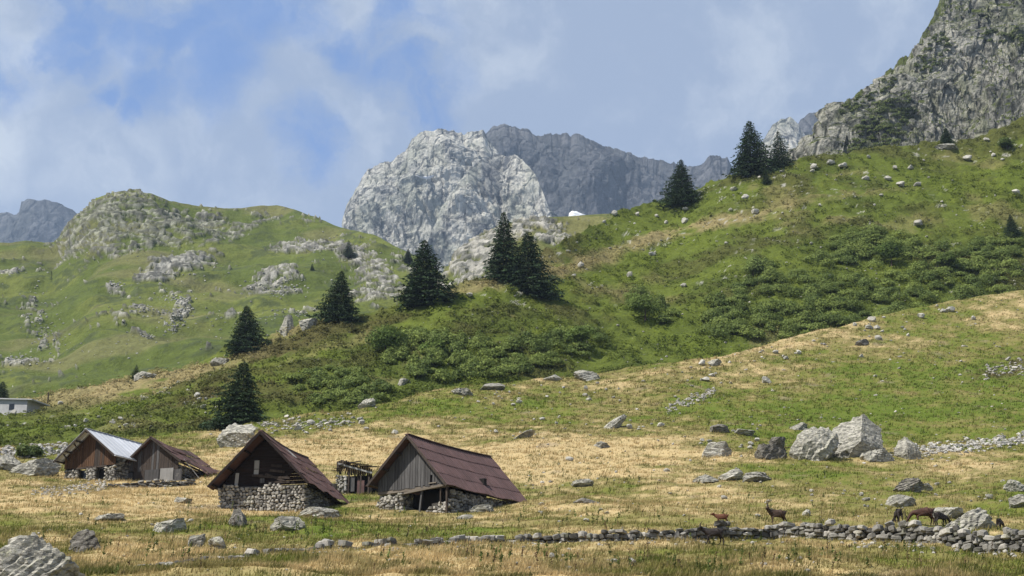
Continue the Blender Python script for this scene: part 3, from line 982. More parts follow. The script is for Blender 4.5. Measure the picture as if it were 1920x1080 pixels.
BOULDERS = [
    # layer, px, v, w, h, label, kwargs
    ('meadow', 60, 1104, 190, 112, 'huge fractured grey boulder filling the lower left corner of the meadow', dict(seed=102, dep=0.9, cuts=-2, point=.1, strata=.08)),
    ('meadow', 163, 1033, 66, 44, 'dark angular boulder just behind the huge fractured one', dict(mat='boulder_dark', seed=2, lean=-.1)),
    ('meadow', 318, 1000, 66, 32, 'pale lichened boulder in front of the left stone barn, between hut and corner boulder', dict(seed=3)),
    ('meadow', 449, 988, 44, 36, 'pointed boulder with a dark face below the stone gable wall', dict(mat='boulder_dark', seed=4, point=.6, lean=-.15)),
    ('meadow', 598, 972, 84, 26, 'flat pale slab propped at the right foot of the stone gable', dict(seed=5, tilt=.12)),
    ('meadow', 540, 996, 68, 30, 'rounded yellow lichened boulder below the propped flat slab', dict(seed=6)),
    ('meadow', 368, 1028, 34, 28, 'rounded boulder left of its jagged twin above the collapsed wall end', dict(seed=7)),
    ('meadow', 406, 1030, 34, 24, 'jagged boulder right of its rounded twin above the collapsed wall end', dict(seed=8)),
    ('meadow', 204, 976, 68, 14, 'long flat slab lying in straw grass below the metal roofed hut', dict(seed=9, tilt=-.1)),
    ('meadow', 342, 944, 38, 14, 'low pale rock in straw grass left of the stone barn', dict(seed=10)),
    ('meadow', 66, 892, 100, 32, 'long pale slab left of the metal roofed hut', dict(seed=11, tilt=-.15, dep=.5)),
    ('meadow', 14, 882, 60, 34, 'grey boulder at the frame edge beside the long pale slab', dict(seed=12)),
    ('meadow', 444, 840, 74, 54, 'big rounded pale boulder behind the stone barn, under the dark spruce', dict(seed=13, strata=.05)),
    ('meadow', 984, 822, 48, 13, 'tilted flat slab sticking up from straw grass right of the plank barn', dict(seed=14, tilt=-.5, dep=.6, sink=.05)),
    ('meadow', 1157, 803, 60, 20, 'leaning pointed slab in the middle of the meadow', dict(seed=15, tilt=-.6, dep=.5, sink=.05)),
    ('meadow', 1127, 840, 36, 15, 'low flat boulder just below the leaning pointed slab', dict(seed=16)),
    ('meadow', 1526, 864, 98, 72, 'left half of the pair of huge split boulders', dict(seed=114, cuts=2, lean=.05, sink=.28)),
    ('meadow', 1602, 858, 118, 91, 'tallest boulder in the meadow, right half of the huge split pair', dict(seed=100, lean=.02, cuts=-2, sink=.3)),
    ('meadow', 1447, 862, 62, 32, 'squat dark boulder left of the huge split pair', dict(mat='boulder_dark', seed=19)),
    ('meadow', 1458, 842, 34, 26, 'small round boulder perched behind the squat dark one', dict(mat='boulder_dark', seed=20)),
    ('meadow', 1343, 857, 58, 30, 'grey cracked boulder standing alone left of the huge split pair', dict(seed=21)),
    ('meadow', 1645, 866, 66, 26, 'low pale boulder at the foot of the tallest boulder', dict(seed=22)),
    ('meadow', 1702, 861, 62, 46, 'wedge shaped pale boulder at the left end of the scree strip', dict(seed=23, point=.4, lean=-.1)),
    ('meadow', 1704, 922, 60, 28, 'dark undercut boulder with a pale flat top', dict(mat='boulder_dark', seed=24, cuts=8)),
    ('meadow', 1735, 920, 30, 16, 'small pale block leaning on the dark undercut boulder', dict(seed=25)),
    ('meadow', 1690, 952, 58, 26, 'pale rounded boulder below the dark undercut one', dict(seed=26)),
    ('meadow', 1815, 994, 100, 48, 'large lichened boulder behind the wall beside the goats', dict(seed=27, lean=.1, strata=.08)),
    ('meadow', 1775, 972, 74, 24, 'flat grey boulder touching the large lichened one beside the goats', dict(seed=28)),
    ('meadow', 1902, 922, 46, 25, 'upper of the pale boulders at the right frame edge', dict(seed=29)),
    ('meadow', 1915, 952, 50, 28, 'lower of the pale boulders at the right frame edge', dict(seed=30)),
    ('meadow', 1370, 902, 48, 28, 'tallest of the grey rock cluster in front of the cracked boulder', dict(seed=31)),
    ('meadow', 1418, 904, 56, 22, 'right hand block of the low grey rock cluster', dict(seed=32)),
    ('meadow', 1324, 906, 50, 20, 'left hand block of the low grey rock cluster', dict(seed=33)),
    ('meadow', 1103, 713, 56, 22, 'white boulder with a sloping top below the alder thicket', dict(seed=34)),
    ('meadow', 1037, 714, 40, 15, 'rounded pale boulder left of the white sloping one', dict(seed=35)),
    ('meadow', 922, 731, 52, 16, 'flat pale boulder at the thicket foot', dict(seed=36)),
    ('meadow', 866, 741, 42, 17, 'pale boulder in the small group left of the flat one', dict(seed=37)),
    ('meadow', 688, 764, 34, 19, 'grey boulder at the lower left end of the thicket', dict(seed=38)),
    ('hill', 538, 628, 32, 40, 'upright boulder on the hill crest between two spruces', dict(seed=39, point=.3)),
    ('hill', 578, 617, 36, 24, 'rounded boulder on the crest right of the upright one', dict(seed=40)),
    ('hill', 415, 684, 42, 17, 'pale flat boulder on the crest below the leftmost crest spruce', dict(seed=41)),
    ('hill', 276, 708, 46, 16, 'pale slab on the crest beside the tiny spruce', dict(seed=42, tilt=-.2)),
    ('meadow', 1438, 719, 19, 15, 'small upright boulder alone on the meadow spur', dict(seed=43)),
    ('meadow', 1100, 944, 58, 13, 'dark flat rock in the straw grass right of the plank barn', dict(mat='boulder_dark', seed=44)),
    ('meadow', 1092, 913, 44, 15, 'pale low boulder uphill of the dark flat rock', dict(seed=45)),
    ('meadow', 902, 961, 54, 16, 'pale lichened slab below the right end of the brown roof', dict(seed=46)),
    ('meadow', 872, 973, 34, 10, 'low pale rock downhill of the lichened slab', dict(seed=47)),
    ('hill', 1776, 282, 52, 18, 'pale boulder on the skyline below the cliff', dict(seed=48)),
    ('meadow', 1616, 648, 28, 14, 'dark boulder on the upper meadow spur', dict(mat='boulder_dark', seed=49)),
    ('meadow', 1340, 686, 27, 13, 'pale boulder on the spur crest where straw grass begins', dict(seed=50)),
    ('meadow', 1350, 812, 40, 20, 'dark low boulder uphill of the cracked one', dict(mat='boulder_dark', seed=51)),
    ('meadow', 1398, 818, 38, 16, 'pale rounded rock beside the dark low boulder', dict(seed=52)),
    ('meadow', 1495, 806, 40, 16, 'pale flat rock behind the left huge boulder', dict(seed=53)),
    ('meadow', 655, 925, 42, 26, 'pale slab leaning at the right eave of the stone barn', dict(seed=54, tilt=.5)),
    ('hill', 757, 722, 26, 15, 'pale rock in the gap between two parts of the thicket', dict(seed=55)),
]
for (ly, px, v, w, h, lab, kw) in BOULDERS:
    boulder(ly, px, v, w, h, lab, **kw)

ROCKM = []
for k in range(12):
    V, Fc = rock_shape(900 + k, 2, 9, 0.12)
    me = np_mesh('rock', V, Fc, False)
    me.materials.append(M['rock'])
    ROCKM.append(me)


MARKS = [(66, 1060, 'the huge corner boulder'), (163, 1020, 'the dark angular boulder'), (318, 990, 'the lichened boulder below the stone barn'), (449, 975, 'the pointed dark boulder'),
         (570, 985, 'the propped flat slab'), (385, 1025, 'the twin boulders'), (204, 970, 'the long flat slab'), (66, 880, 'the long pale slab'), (160, 850, 'the metal roofed hut'),
         (320, 860, 'the ragged hut'), (444, 815, 'the big rounded boulder'), (520, 870, 'the stone barn'), (655, 895, 'the collapsed shed'), (830, 870, 'the plank barn'), (984, 815, 'the tilted flat slab'),
         (1157, 795, 'the leaning pointed slab'), (1560, 825, 'the huge split boulders'), (1447, 850, 'the squat dark boulder'), (1343, 845, 'the grey cracked boulder'), (1702, 845, 'the wedge shaped boulder'),
         (1705, 910, 'the dark undercut boulder'), (1815, 970, 'the large lichened boulder'), (1905, 935, 'the right edge boulders'), (1370, 890, 'the low grey rock cluster'), (1103, 702, 'the white sloping boulder'),
         (922, 724, 'the flat boulder under the thicket'), (688, 755, 'the boulder at the thicket end'), (1438, 712, 'the small upright spur boulder'), (1100, 938, 'the dark flat rock'), (902, 955, 'the lichened slab'),
         (1776, 275, 'the skyline boulder'), (1616, 640, 'the dark spur boulder'), (1340, 680, 'the pale spur crest boulder'), (1280, 345, 'the lone skyline spruce'), (1430, 290, 'the skyline trio of spruces'),
         (990, 500, 'the broad middle spruce'), (1898, 425, 'the right edge spruce'), (452, 745, 'the big dark spruce'), (254, 700, 'the tiny crest spruce'), (20, 760, 'the pale building'), (88, 752, 'the short fence post'), (250, 800, 'the metal roof ridge'), (415, 676, 'the flat crest boulder'),
         (1290, 755, 'the rubble on bare earth'), (575, 795, 'the rubble behind the stone barn'), (1352, 972, 'the red brown kid'), (1456, 965, 'the lone horned goat'), (1730, 968, 'the chestnut goat'),
         (280, 908, 'the ruined wall'), (840, 1015, 'the low middle of the long wall'), (1150, 1006, 'the long wall'), (1690, 1000, 'the high end of the long wall'), (370, 1052, 'the collapsed wall'),
         (1672, 475, 'the tall dark alder'), (1412, 500, 'the upright pale bush'), (1090, 635, 'the rounded alder bush')]
ALL_ROCKS = []


def rocks(layer, spots, where, group):
    for (px, v, w) in spots:
        try:
            loc, nor = hit(layer, px, v, 4)
        except RuntimeError:
            continue
        s = m_per_px(loc) * w
        h = s * random.uniform(0.4, 0.75)
        o = obj('rock', random.choice(ROCKM), loc=(loc.x, loc.y, loc.z - 0.2 * h), rot=(random.uniform(-.25, .25), random.uniform(-.25, .25), random.uniform(0, 6.28)), scale=(s, s * random.uniform(.7, 1.1), h * 1.25))
        tag(o, None, 'rock', group)
        ALL_ROCKS.append((o, px, v, where))


ORD = ['first', 'second', 'third', 'fourth', 'fifth', 'sixth', 'seventh', 'eighth', 'ninth', 'tenth', 'eleventh', 'twelfth', 'thirteenth', 'fourteenth', 'fifteenth', 'sixteenth']
NUM = ['', 'one', 'two', 'three', 'four', 'five', 'six', 'seven', 'eight', 'nine', 'ten', 'eleven', 'twelve', 'thirteen', 'fourteen', 'fifteen', 'sixteen']


def label_rocks():
    """each rock is named by the nearest thing one can find, the side it lies on and its order there"""
    bins = {}
    for o, px, v, where in ALL_ROCKS:
        k = min(MARKS, key=lambda m: math.hypot(m[0] - px, (m[1] - v) * 2.2))
        dx, dv = px - k[0], (v - k[1]) * 2.2
        side = ('right of' if dx > 0 else 'left of') if abs(dx) > abs(dv) else ('downhill of' if dv > 0 else 'uphill of')
        bins.setdefault((side, k[2], where), []).append((px, o))
    for (side, mark, where), L in bins.items():
        L.sort(key=lambda e: e[0])
        n = len(L)
        for i, (px, o) in enumerate(L):
            if n == 1:
                o['label'] = 'pale rock %s %s %s' % (where, side, mark)
            elif n == 2:
                o['label'] = '%s of two pale rocks %s %s %s' % (('leftmost', 'rightmost')[i], where, side, mark)
            elif n <= 16:
                o['label'] = '%s from left of %s rocks %s %s %s' % (ORD[i], NUM[n], where, side, mark)
            else:
                o['label'] = 'one of many pale rocks %s %s %s' % (where, side, mark)


def scatter(n, x0, x1, v0, v1, lo, hi, cond=None, clumps=None):
    out = []
    while len(out) < n:
        if clumps and random.random() < 0.7:
            c = random.choice(clumps)
            px, v = random.gauss(c[0], c[2]), random.gauss(c[1], c[3])
        else:
            px, v = random.uniform(x0, x1), random.uniform(v0, v1)
        if cond and not cond(px, v):
            continue
        out.append((px, v, lo + (hi - lo) * random.random() ** 2.5))
    return out


def in_hill(px, v):
    return V_HILL(px) + 5 < v < V_MEADOW(px) - 4


def in_meadow(px, v):
    return v > V_MEADOW(px) + 4


UP = [(1525, 316, 14), (1558, 307, 15), (1580, 313, 17), (1624, 337, 14), (1664, 337, 15), (1687, 348, 19), (1719, 348, 14), (1417, 401, 15), (1285, 418, 14), (1285, 394, 12), (1065, 473, 11), (1223, 479, 15), (1376, 357, 14),
      (1398, 373, 16), (1678, 316, 10), (1707, 317, 13), (1812, 300, 22), (1862, 293, 10), (1905, 363, 16), (1537, 386, 7), (1652, 367, 9), (1467, 322, 11), (1422, 335, 8), (1249, 419, 9), (1196, 404, 9), (1144, 467, 8), (1524, 322, 12),
      (1134, 418, 8), (1153, 403, 14), (1240, 452, 8), (1850, 264, 12), (1880, 300, 9), (1722, 422, 18), (1228, 475, 8), (1088, 500, 14), (1075, 520, 14), (1180, 520, 16), (880, 556, 14), (1283, 537, 12)]
rocks('hill', UP + scatter(26, 1060, 1900, 285, 480, 4, 9, in_hill), 'on grass', 'small rocks on the green slope under the cliff')
rocks('meadow', scatter(92, 500, 1450, 715, 900, 5, 17, lambda p, v: in_meadow(p, v) and not (600 < p < 985 and v > 825), [(560, 795, 40, 7), (640, 793, 30, 6), (1290, 755, 35, 10), (1100, 745, 50, 8), (1080, 790, 60, 12), (1330, 712, 40, 8), (900, 740, 50, 10), (1370, 825, 50, 10), (620, 860, 35, 8), (1190, 800, 40, 6)]),
      'in meadow', 'small rocks in the meadow uphill of the huts')
rocks('meadow', scatter(38, 200, 1910, 905, 980, 6, 20, lambda p, v: not (380 < p < 985 and v < 960), [(1540, 935, 150, 12), (350, 975, 60, 10), (1860, 930, 40, 15), (1000, 955, 80, 12)]),
      'in meadow', 'small rocks behind the drystone wall')
rocks('meadow', scatter(26, 170, 1900, 1040, 1076, 6, 20, None, [(1060, 1052, 40, 5), (1465, 1053, 28, 5), (1180, 1074, 40, 4)]),
      'in grass', 'small stones in front of the drystone wall')
rocks('hill', scatter(46, 0, 480, 735, 822, 4, 14, in_hill, [(60, 790, 40, 12), (230, 795, 30, 8), (260, 805, 25, 6), (385, 755, 22, 10), (120, 775, 40, 8)]),
      'on heath', 'rocks on the heath slope above the metal roofed hut')
rocks('meadow', scatter(30, 1260, 1910, 560, 705, 5, 17, in_meadow, [(1620, 622, 50, 10), (1660, 605, 40, 8), (1420, 660, 60, 8), (1750, 575, 40, 5)]),
      'on the spur', 'rocks on the spur below the big thicket')


label_rocks()


def stone_mass(name, layer, spots, label, cat=None, tone=(0.40, 0.375, 0.33), var=0.4):
    """one heap of loose stones nobody could count"""
    Vs, Fs, Cs, k = [], [], [], 0
    for (px, v, w) in spots:
        try:
            loc, nor = hit(layer, px, v, 2)
        except RuntimeError:
            continue
        V, Fc = rock_shape(int(RNG.integers(0, 60)) + 2000, 1, 6, 0.15)
        s = m_per_px(loc) * w
        a = RNG.uniform(0, 6.28)
        R = np.array([[math.cos(a), -math.sin(a), 0], [math.sin(a), math.cos(a), 0], [0, 0, 1]])
        V = (V * np.array([s, s * RNG.uniform(.6, 1), s * RNG.uniform(.4, .8)])) @ R.T + np.array(loc) - np.array([0, 0, 0.22 * s])
        Vs.append(V)
        Fs.append(Fc + k)
        Cs.append(np.tile(np.array(tone) * RNG.uniform(1 - var, 1 + var * 0.6), (len(V), 1)))
        k += len(V)
    o = obj(name, np_mesh(name, np.concatenate(Vs), np.concatenate(Fs), False, np.concatenate(Cs)), M['stones_v'])
    return tag(o, label, cat, None, 'stuff')


def band(n, pts, spread, lo, hi):
    out = []
    xs = [p[0] for p in pts]
    vs = [p[1] for p in pts]
    for k in range(n):
        x = random.uniform(xs[0], xs[-1])
        out.append((x, np.interp(x, xs, vs) + random.gauss(0, 1) * (spread if not callable(spread) else spread(x)), random.uniform(lo, hi)))
    return out


stone_mass('scree', 'meadow', band(360, [(1715, 848), (1790, 840), (1860, 832), (1925, 824)], lambda x: 6.5, 5, 12), 'pale scree strip running right from the wedge shaped boulder', 'scree', (0.42, 0.40, 0.36))
stone_mass('rubble', 'meadow', band(340, [(-40, 850), (60, 845), (125, 842)], 8, 5, 13), 'grey stone rubble at the left edge beside the metal roofed hut', 'rubble', (0.36, 0.345, 0.315))
stone_mass('rubble', 'meadow', band(150, [(480, 800), (560, 795), (665, 790)], 6, 4, 10), 'loose rubble behind the ridge of the stone barn', 'rubble')
stone_mass('rubble', 'meadow', band(120, [(1250, 768), (1340, 735)], 6, 4, 9), 'patch of rubble on bare earth high in the meadow', 'rubble')
stone_mass('rubble', 'meadow', band(90, [(1845, 700), (1925, 685)], 8, 4, 9), 'rubble on the dark peaty bank at the right edge', 'rubble')
stone_mass('rubble', 'meadow', band(200, [(60, 925), (130, 918), (200, 912)], 6, 4, 9), 'low rubble in straw grass before the metal roofed hut', 'rubble')
stone_mass('pebbles', 'hill', scatter(520, 0, 1900, 250, 800, 2, 6, in_hill), 'tiny pale stones dotted over the whole heath hill')
stone_mass('pebbles', 'meadow', scatter(800, 0, 1900, 560, 1075, 3, 9, lambda p, v: in_meadow(p, v) and not (380 < p < 985 and 830 < v < 960)), 'tiny pale stones dotted over the meadow')
far = []
for (x, v, rx, ry, n) in [(330, 560, 30, 9, 60), (340, 585, 16, 24, 90), (322, 612, 20, 14, 70), (275, 580, 45, 8, 50), (215, 532, 15, 5, 20), (70, 590, 22, 45, 60), (95, 640, 25, 40, 60), (35, 675, 35, 14, 50), (275, 632, 15, 5, 24), (510, 530, 55, 14, 90),
                          (530, 552, 35, 6, 30), (620, 470, 60, 22, 30), (560, 590, 45, 10, 40), (300, 520, 200, 40, 50), (250, 640, 200, 50, 60), (440, 600, 60, 30, 30), (15, 512, 22, 6, 24)]:
    for k in range(n):
        far.append((random.gauss(x, rx * .6), random.gauss(v, ry * .6), random.uniform(2, 6)))
stone_mass('scree', 'left', far, 'pale scree and stones strewn over the far grassy hill', 'scree', (0.42, 0.405, 0.36))

# ------------------------------------------------------------------ masonry
STONES = []
for k in range(14):
    bm = bmesh.new()
    bmesh.ops.create_cube(bm, size=1.0)
    bmesh.ops.bevel(bm, geom=bm.edges[:], offset=0.12 + 0.13 * random.random(), segments=1, affect='EDGES')
    for v in bm.verts:
        v.co += Vector((random.uniform(-.13, .13), random.uniform(-.10, .10), random.uniform(-.12, .12)))
        v.co.x *= 1 - 0.25 * random.random() * abs(v.co.z)
    me = bpy.data.meshes.new('stone')
    bm.to_mesh(me)
    bm.free()
    STONES.append(me)
STONE_SETS = {}
for key in ('stone', 'stone_dark'):
    STONE_SETS[key] = []
    for me in STONES:
        m2 = me.copy()
        m2.materials.append(M[key])
        STONE_SETS[key].append(m2)


def box(name, x0, x1, y0, y1, z0, z1, mat, parent=None, shear=None):
    V = [(x, y, z) for x in (x0, x1) for y in (y0, y1) for z in (z0, z1)]
    Fc = [(0, 1, 3, 2), (4, 6, 7, 5), (0, 4, 5, 1), (2, 3, 7, 6), (0, 2, 6, 4), (1, 5, 7, 3)]
    return obj(name, np_mesh(name, V, Fc, False), M[mat], parent)


def hexa(name, V, mat, parent=None):
    """8 corners: front quad 0-3, back quad 4-7"""
    Fc = [(0, 1, 2, 3), (7, 6, 5, 4), (0, 4, 5, 1), (1, 5, 6, 2), (2, 6, 7, 3), (3, 7, 4, 0)]
    return obj(name, np_mesh(name, V, Fc, False), M[mat], parent)


def bar(name, a, b, w, h, mat, parent=None):
    a, b = Vector(a), Vector(b)
    d = (b - a).normalized()
    up = Vector((0, 0, 1)) if abs(d.z) < 0.95 else Vector((1, 0, 0))
    s = d.cross(up).normalized() * w / 2
    u = s.cross(d).normalized() * h / 2
    V = [a - s - u, a + s - u, a + s + u, a - s + u, b - s - u, b + s - u, b + s + u, b - s + u]
    return hexa(name, [tuple(v) for v in V], mat, parent)


def lay(parent, org, ux, un, length, z0f, z1f, key='stone', wmin=0.22, wmax=0.46, hmin=0.14, hmax=0.24, skip=None, name='stone', depthw=0.3, limit=None):
    """courses of separate stones on a face: ux along, un outward; z0f/z1f give foot and top along the face"""
    org, ux, un = Vector(org), Vector(ux), Vector(un)
    base = min(z0f(x) for x in np.linspace(0, length, 9))
    top = max(z1f(x) for x in np.linspace(0, length, 9))
    ang = math.atan2(ux.y, ux.x)
    z = base - 0.05
    n = 0
    while z < top:
        h = random.uniform(hmin, hmax)
        x = -random.uniform(0, wmax * .5)
        while x < length:
            w = random.uniform(wmin, wmax)
            xc = x + w / 2
            zc = z + h / 2 + random.uniform(-.03, .03)
            x += w
            if xc < 0 or xc > length or zc < z0f(xc) - h * 0.4 or zc > z1f(xc) - h * 0.25:
                continue
            if skip and skip(xc, zc):
                continue
            p = org + ux * xc + un * random.uniform(-.07, .05)
            o = obj(name, random.choice(STONE_SETS[key]), parent=parent, loc=(p.x, p.y, org.z + zc + random.uniform(-.03, .03)), rot=(random.uniform(-.2, .2), random.uniform(-.4, .4), ang + random.uniform(-.25, .25)),
                    scale=(w * random.uniform(.72, 1.06), depthw, h * random.uniform(.7, 1.15)))
            n += 1
        z += h * 0.94
    return n


# ------------------------------------------------------------------ huts
FOOT = []


def plank_poly(u0, u1, zb, top, y, th, gap=0.012):
    """upright board in the gable plane; top is a function of u"""
    a, b = u0 + gap, u1 - gap
    za, zb2 = top(a), top(b)
    return [(a, y, zb), (b, y, zb), (b, y, zb2), (a, y, za), (a, y + th, zb), (b, y + th, zb), (b, y + th, zb2), (a, y + th, za)]


def roof_panel(name, P, nrm, th, ribs, mat, parent, rib_h=0.035, rib_w=0.05):
    """sheet with upstanding ribs. P: four corners, eave-front, eave-back, ridge-back, ridge-front"""
    P = [Vector(p) for p in P]
    n = Vector(nrm).normalized()
    V, Fc = [], []

    def slab(q, lo, hi):
        k = len(V)
        for p in q:
            V.append(tuple(p + n * hi))
        for p in q:
            V.append(tuple(p + n * lo))
        Fc.extend([(k, k + 1, k + 2, k + 3), (k + 7, k + 6, k + 5, k + 4)])
        for i in range(4):
            j = (i + 1) % 4
            Fc.append((k + i, k + 4 + i, k + 4 + j, k + j))
    slab(P, 0, th)
    e, r = P[1] - P[0], P[2] - P[3]
    for i in range(ribs):
        f = (i + 0.5) / ribs
        w = rib_w / max(e.length, 0.01) / 2
        slab([P[0] + e * (f - w), P[0] + e * (f + w), P[3] + r * (f + w), P[3] + r * (f - w)], th * 0.5, th + rib_h)
    return obj(name, np_mesh(name, V, Fc, False), M[mat], parent)


class Hut:
    def __init__(s, name, label, apex, ang, hw, rise_l, rise_r, L, foot, oh=0.7):
        """apex: world position of the roof's front peak; foot: wall foot height below the apex"""
        s.a = ang
        s.ux = Vector((math.cos(ang), -math.sin(ang), 0))
        s.uy = Vector((math.sin(ang), math.cos(ang), 0))
        o = Vector(apex) + s.uy * oh
        s.o = Vector((o.x, o.y, apex[2] - foot))
        s.root = thing(name, label, 'hut', s.o, -ang)
        s.H, s.hw, s.rl, s.rr, s.L, s.oh = foot, hw, rise_l, rise_r, L, oh
        FOOT.append((s.o, s.ux, s.uy, hw, L, oh))

    sag = 0.0

    def cap(s, w, th, mat, lift=0.02):
        for k in range(7):
            y0, y1 = -s.oh + (s.L + s.oh) * k / 7, -s.oh + (s.L + s.oh) * (k + 1) / 7
            z0, z1 = [s.H + lift - s.sag * math.sin(math.pi * q / 7) for q in (k, k + 1)]
            roof_panel('ridge_cap', [(w, y0, z0), (w, y1 - .01, z1), (-w, y1 - .01, z1), (-w, y0, z0)], (0, 0, 1), th, 0, mat, s.root)

    def roofz(s, u, y=0):
        return s.H - (s.rl / s.hw * -u if u < 0 else s.rr / s.hw * u)

    def top(s, off):
        return lambda u: s.roofz(u) - off

    def slope_panels(s, side, rows, cols, mat, ribs=2, th=0.03, jit=0.02, y0=None, y1=None, lap=0.04, name='roof_panel', special=None, skip=None):
        y0 = -s.oh if y0 is None else y0
        y1 = s.L if y1 is None else y1
        rise = s.rr if side > 0 else s.rl
        dn = Vector((side * s.hw, 0, -rise))
        n = Vector((side * rise, 0, s.hw)).normalized()
        for r in range(rows):
            for c in range(cols):
                if skip and skip(r, c):
                    continue
                f0, f1 = r / rows, (r + 1) / rows + (lap / rows if r < rows - 1 else random.uniform(-.5, .6) * jit)
                g0, g1 = c / cols, (c + 1) / cols
                ya, yb = y0 + (y1 - y0) * g0 + 0.008, y0 + (y1 - y0) * g1 - 0.008
                lift = n * (0.012 * (rows - r) + random.uniform(0, jit))
                lift2 = n * (random.uniform(0, jit) * 0.6)
                top = Vector((0, 0, s.H))

                def dip(ff, yy):
                    q = min(1, max(0, (yy + s.oh) / (s.L + s.oh)))
                    return -s.sag * math.sin(math.pi * q) * (1 - .45 * ff) + s.sag * .35 * math.sin(yy * 1.9 + side) * ff
                e0, e1, r1, r0 = [top + dn * ff + Vector((0, yy, dip(ff, yy))) for ff, yy in ((f1, ya), (f1, yb), (f0, yb), (f0, ya))]
                m = special(r, c) if special else mat
                q = [e0 + lift + lift2, e1 + lift, r1 + lift * .4, r0 + lift * .4]
                if side < 0:
                    q = [q[1], q[0], q[3], q[2]]
                roof_panel(name, q, n, th, ribs, m, s.root)

    def frame(s, y, mat='wood_dim', t=0.14):
        """rafters and purlins under the overhang"""
        for side in (-1, 1):
            rise = s.rr if side > 0 else s.rl
            bar('rafter', (side * 0.05, y, s.H - 0.14), (side * s.hw * 0.97, y, s.H - 0.14 - rise * 0.95), t, t, mat, s.root)
            bar('verge_board', (side * 0.02, -s.oh + 0.03, s.H - 0.10), (side * s.hw * 0.99, -s.oh + 0.03, s.H - 0.10 - rise * 0.98), 0.05, 0.17, mat, s.root)
            for f in (0.30, 0.62, 0.92):
                bar('purlin', (side * s.hw * f, -s.oh + 0.1, s.H - rise * f - 0.2), (side * s.hw * f, s.L - 0.2, s.H - rise * f - 0.2 - 1.2 * s.sag), 0.13, 0.13, mat, s.root)
        bar('ridge_beam', (0, -s.oh + 0.08, s.H - 0.24), (0, s.L * .5, s.H - 0.24 - 1.1 * s.sag), 0.16, 0.18, mat, s.root)


# stone barn with the steep brown roof
def hut_stone():
    h = Hut('stone_barn', 'stone barn with a steep brown roof and dark open gable', (-17.74, 107.0, 23.02), 0.206, 3.72, 3.78, 3.78, 9.0, 6.2, 1.0)
    W = 3.25
    wt = 2.55
    box('wall_core', -W + .1, W - .1, 0.14, 0.5, -.8, wt - 0.04, 'core', h.root)
    box('wall_core', W - .55, W - .12, 0.52, 8.6, -.8, wt - .1, 'core', h.root)
    box('wall_core', -W + .12, -W + .55, 0.52, 8.6, -.8, wt - .1, 'core', h.root)
    box('back_wall', -W + .6, W - .6, 8.2, 8.55, -.6, 4.0, 'core', h.root)
    lay(h.root, (-W, 0.08, 0), (1, 0, 0), (0, -1, 0), 2 * W, lambda x: -.35, lambda x: wt + 0.1 * math.sin(x * 2), 'stone', .18, .40, .15, .25)
    lay(h.root, (W - .1, 0.2, 0), (0, 1, 0), (1, 0, 0), 5.0, lambda x: -.2 + .22 * x, lambda x: 2.3, 'stone_dark', .22, .45, .15, .25)
    # dark boarding set back in the gable: lying boards
    z = wt + 0.02
    k = 0
    while z < h.H - 0.7:
        w = random.uniform(.2, .28)
        um = max(0.15, h.hw * (1 - (z + w - (h.H - h.rl)) / h.rl) - 0.25)
        um = min(um, W)
        hexa('plank', [(-um - .1, .26, z), (um + .1, .26, z), (um, .26, z + w - .015), (-um, .26, z + w - .015), (-um - .1, .3, z), (um + .1, .3, z), (um, .3, z + w - .015), (-um, .3, z + w - .015)], 'wood_black', h.root)
        z += w
        k += 1
    # pale boards and slanting planks left in the gable
    for (u0, u1, za, zb, sl) in [(-2.2, -1.95, 2.62, 3.5, .05), (-.78, -.42, 3.75, 4.35, .0), (-.8, -.45, 3.35, 3.7, .02)]:
        hexa('pale_board', [(u0, .2, za), (u1, .2, za), (u1 + sl, .2, zb), (u0 + sl, .2, zb), (u0, .24, za), (u1, .24, za), (u1 + sl, .24, zb), (u0 + sl, .24, zb)], 'board_pale', h.root)
    for (a, b) in [((.1, .18, 3.35), (1.7, .18, 2.7)), ((.4, .19, 3.6), (1.5, .19, 3.45)), ((-.4, .17, 3.2), (1.9, .17, 3.0)), ((.3, .18, 2.75), (1.9, .18, 2.72)), ((.5, .2, 3.95), (1.3, .2, 3.85)), ((-.9, .16, 3.28), (-.1, .16, 3.24))]:
        bar('slanting_board', a, b, 0.04, 0.16, 'wood_dim', h.root)
    box('pale_board', -.32, .02, .19, .23, 2.72, 3.05, 'wood_grey', h.root)
    h.sag = .22
    h.frame(0.6, 'wood_black')
    pale = {(0, 5), (1, 5)}
    h.slope_panels(1, 5, 9, 'rust_dark', 3, .025, .035, special=lambda r, c: 'board_pale' if (r, c) == (0, 4) else ('rust' if random.random() < .6 else 'rust_dark'))
    h.slope_panels(-1, 4, 8, 'rust_dark', 2, .025, .03)
    h.cap(.16, .10, 'rust_dark', -.03)
    return h


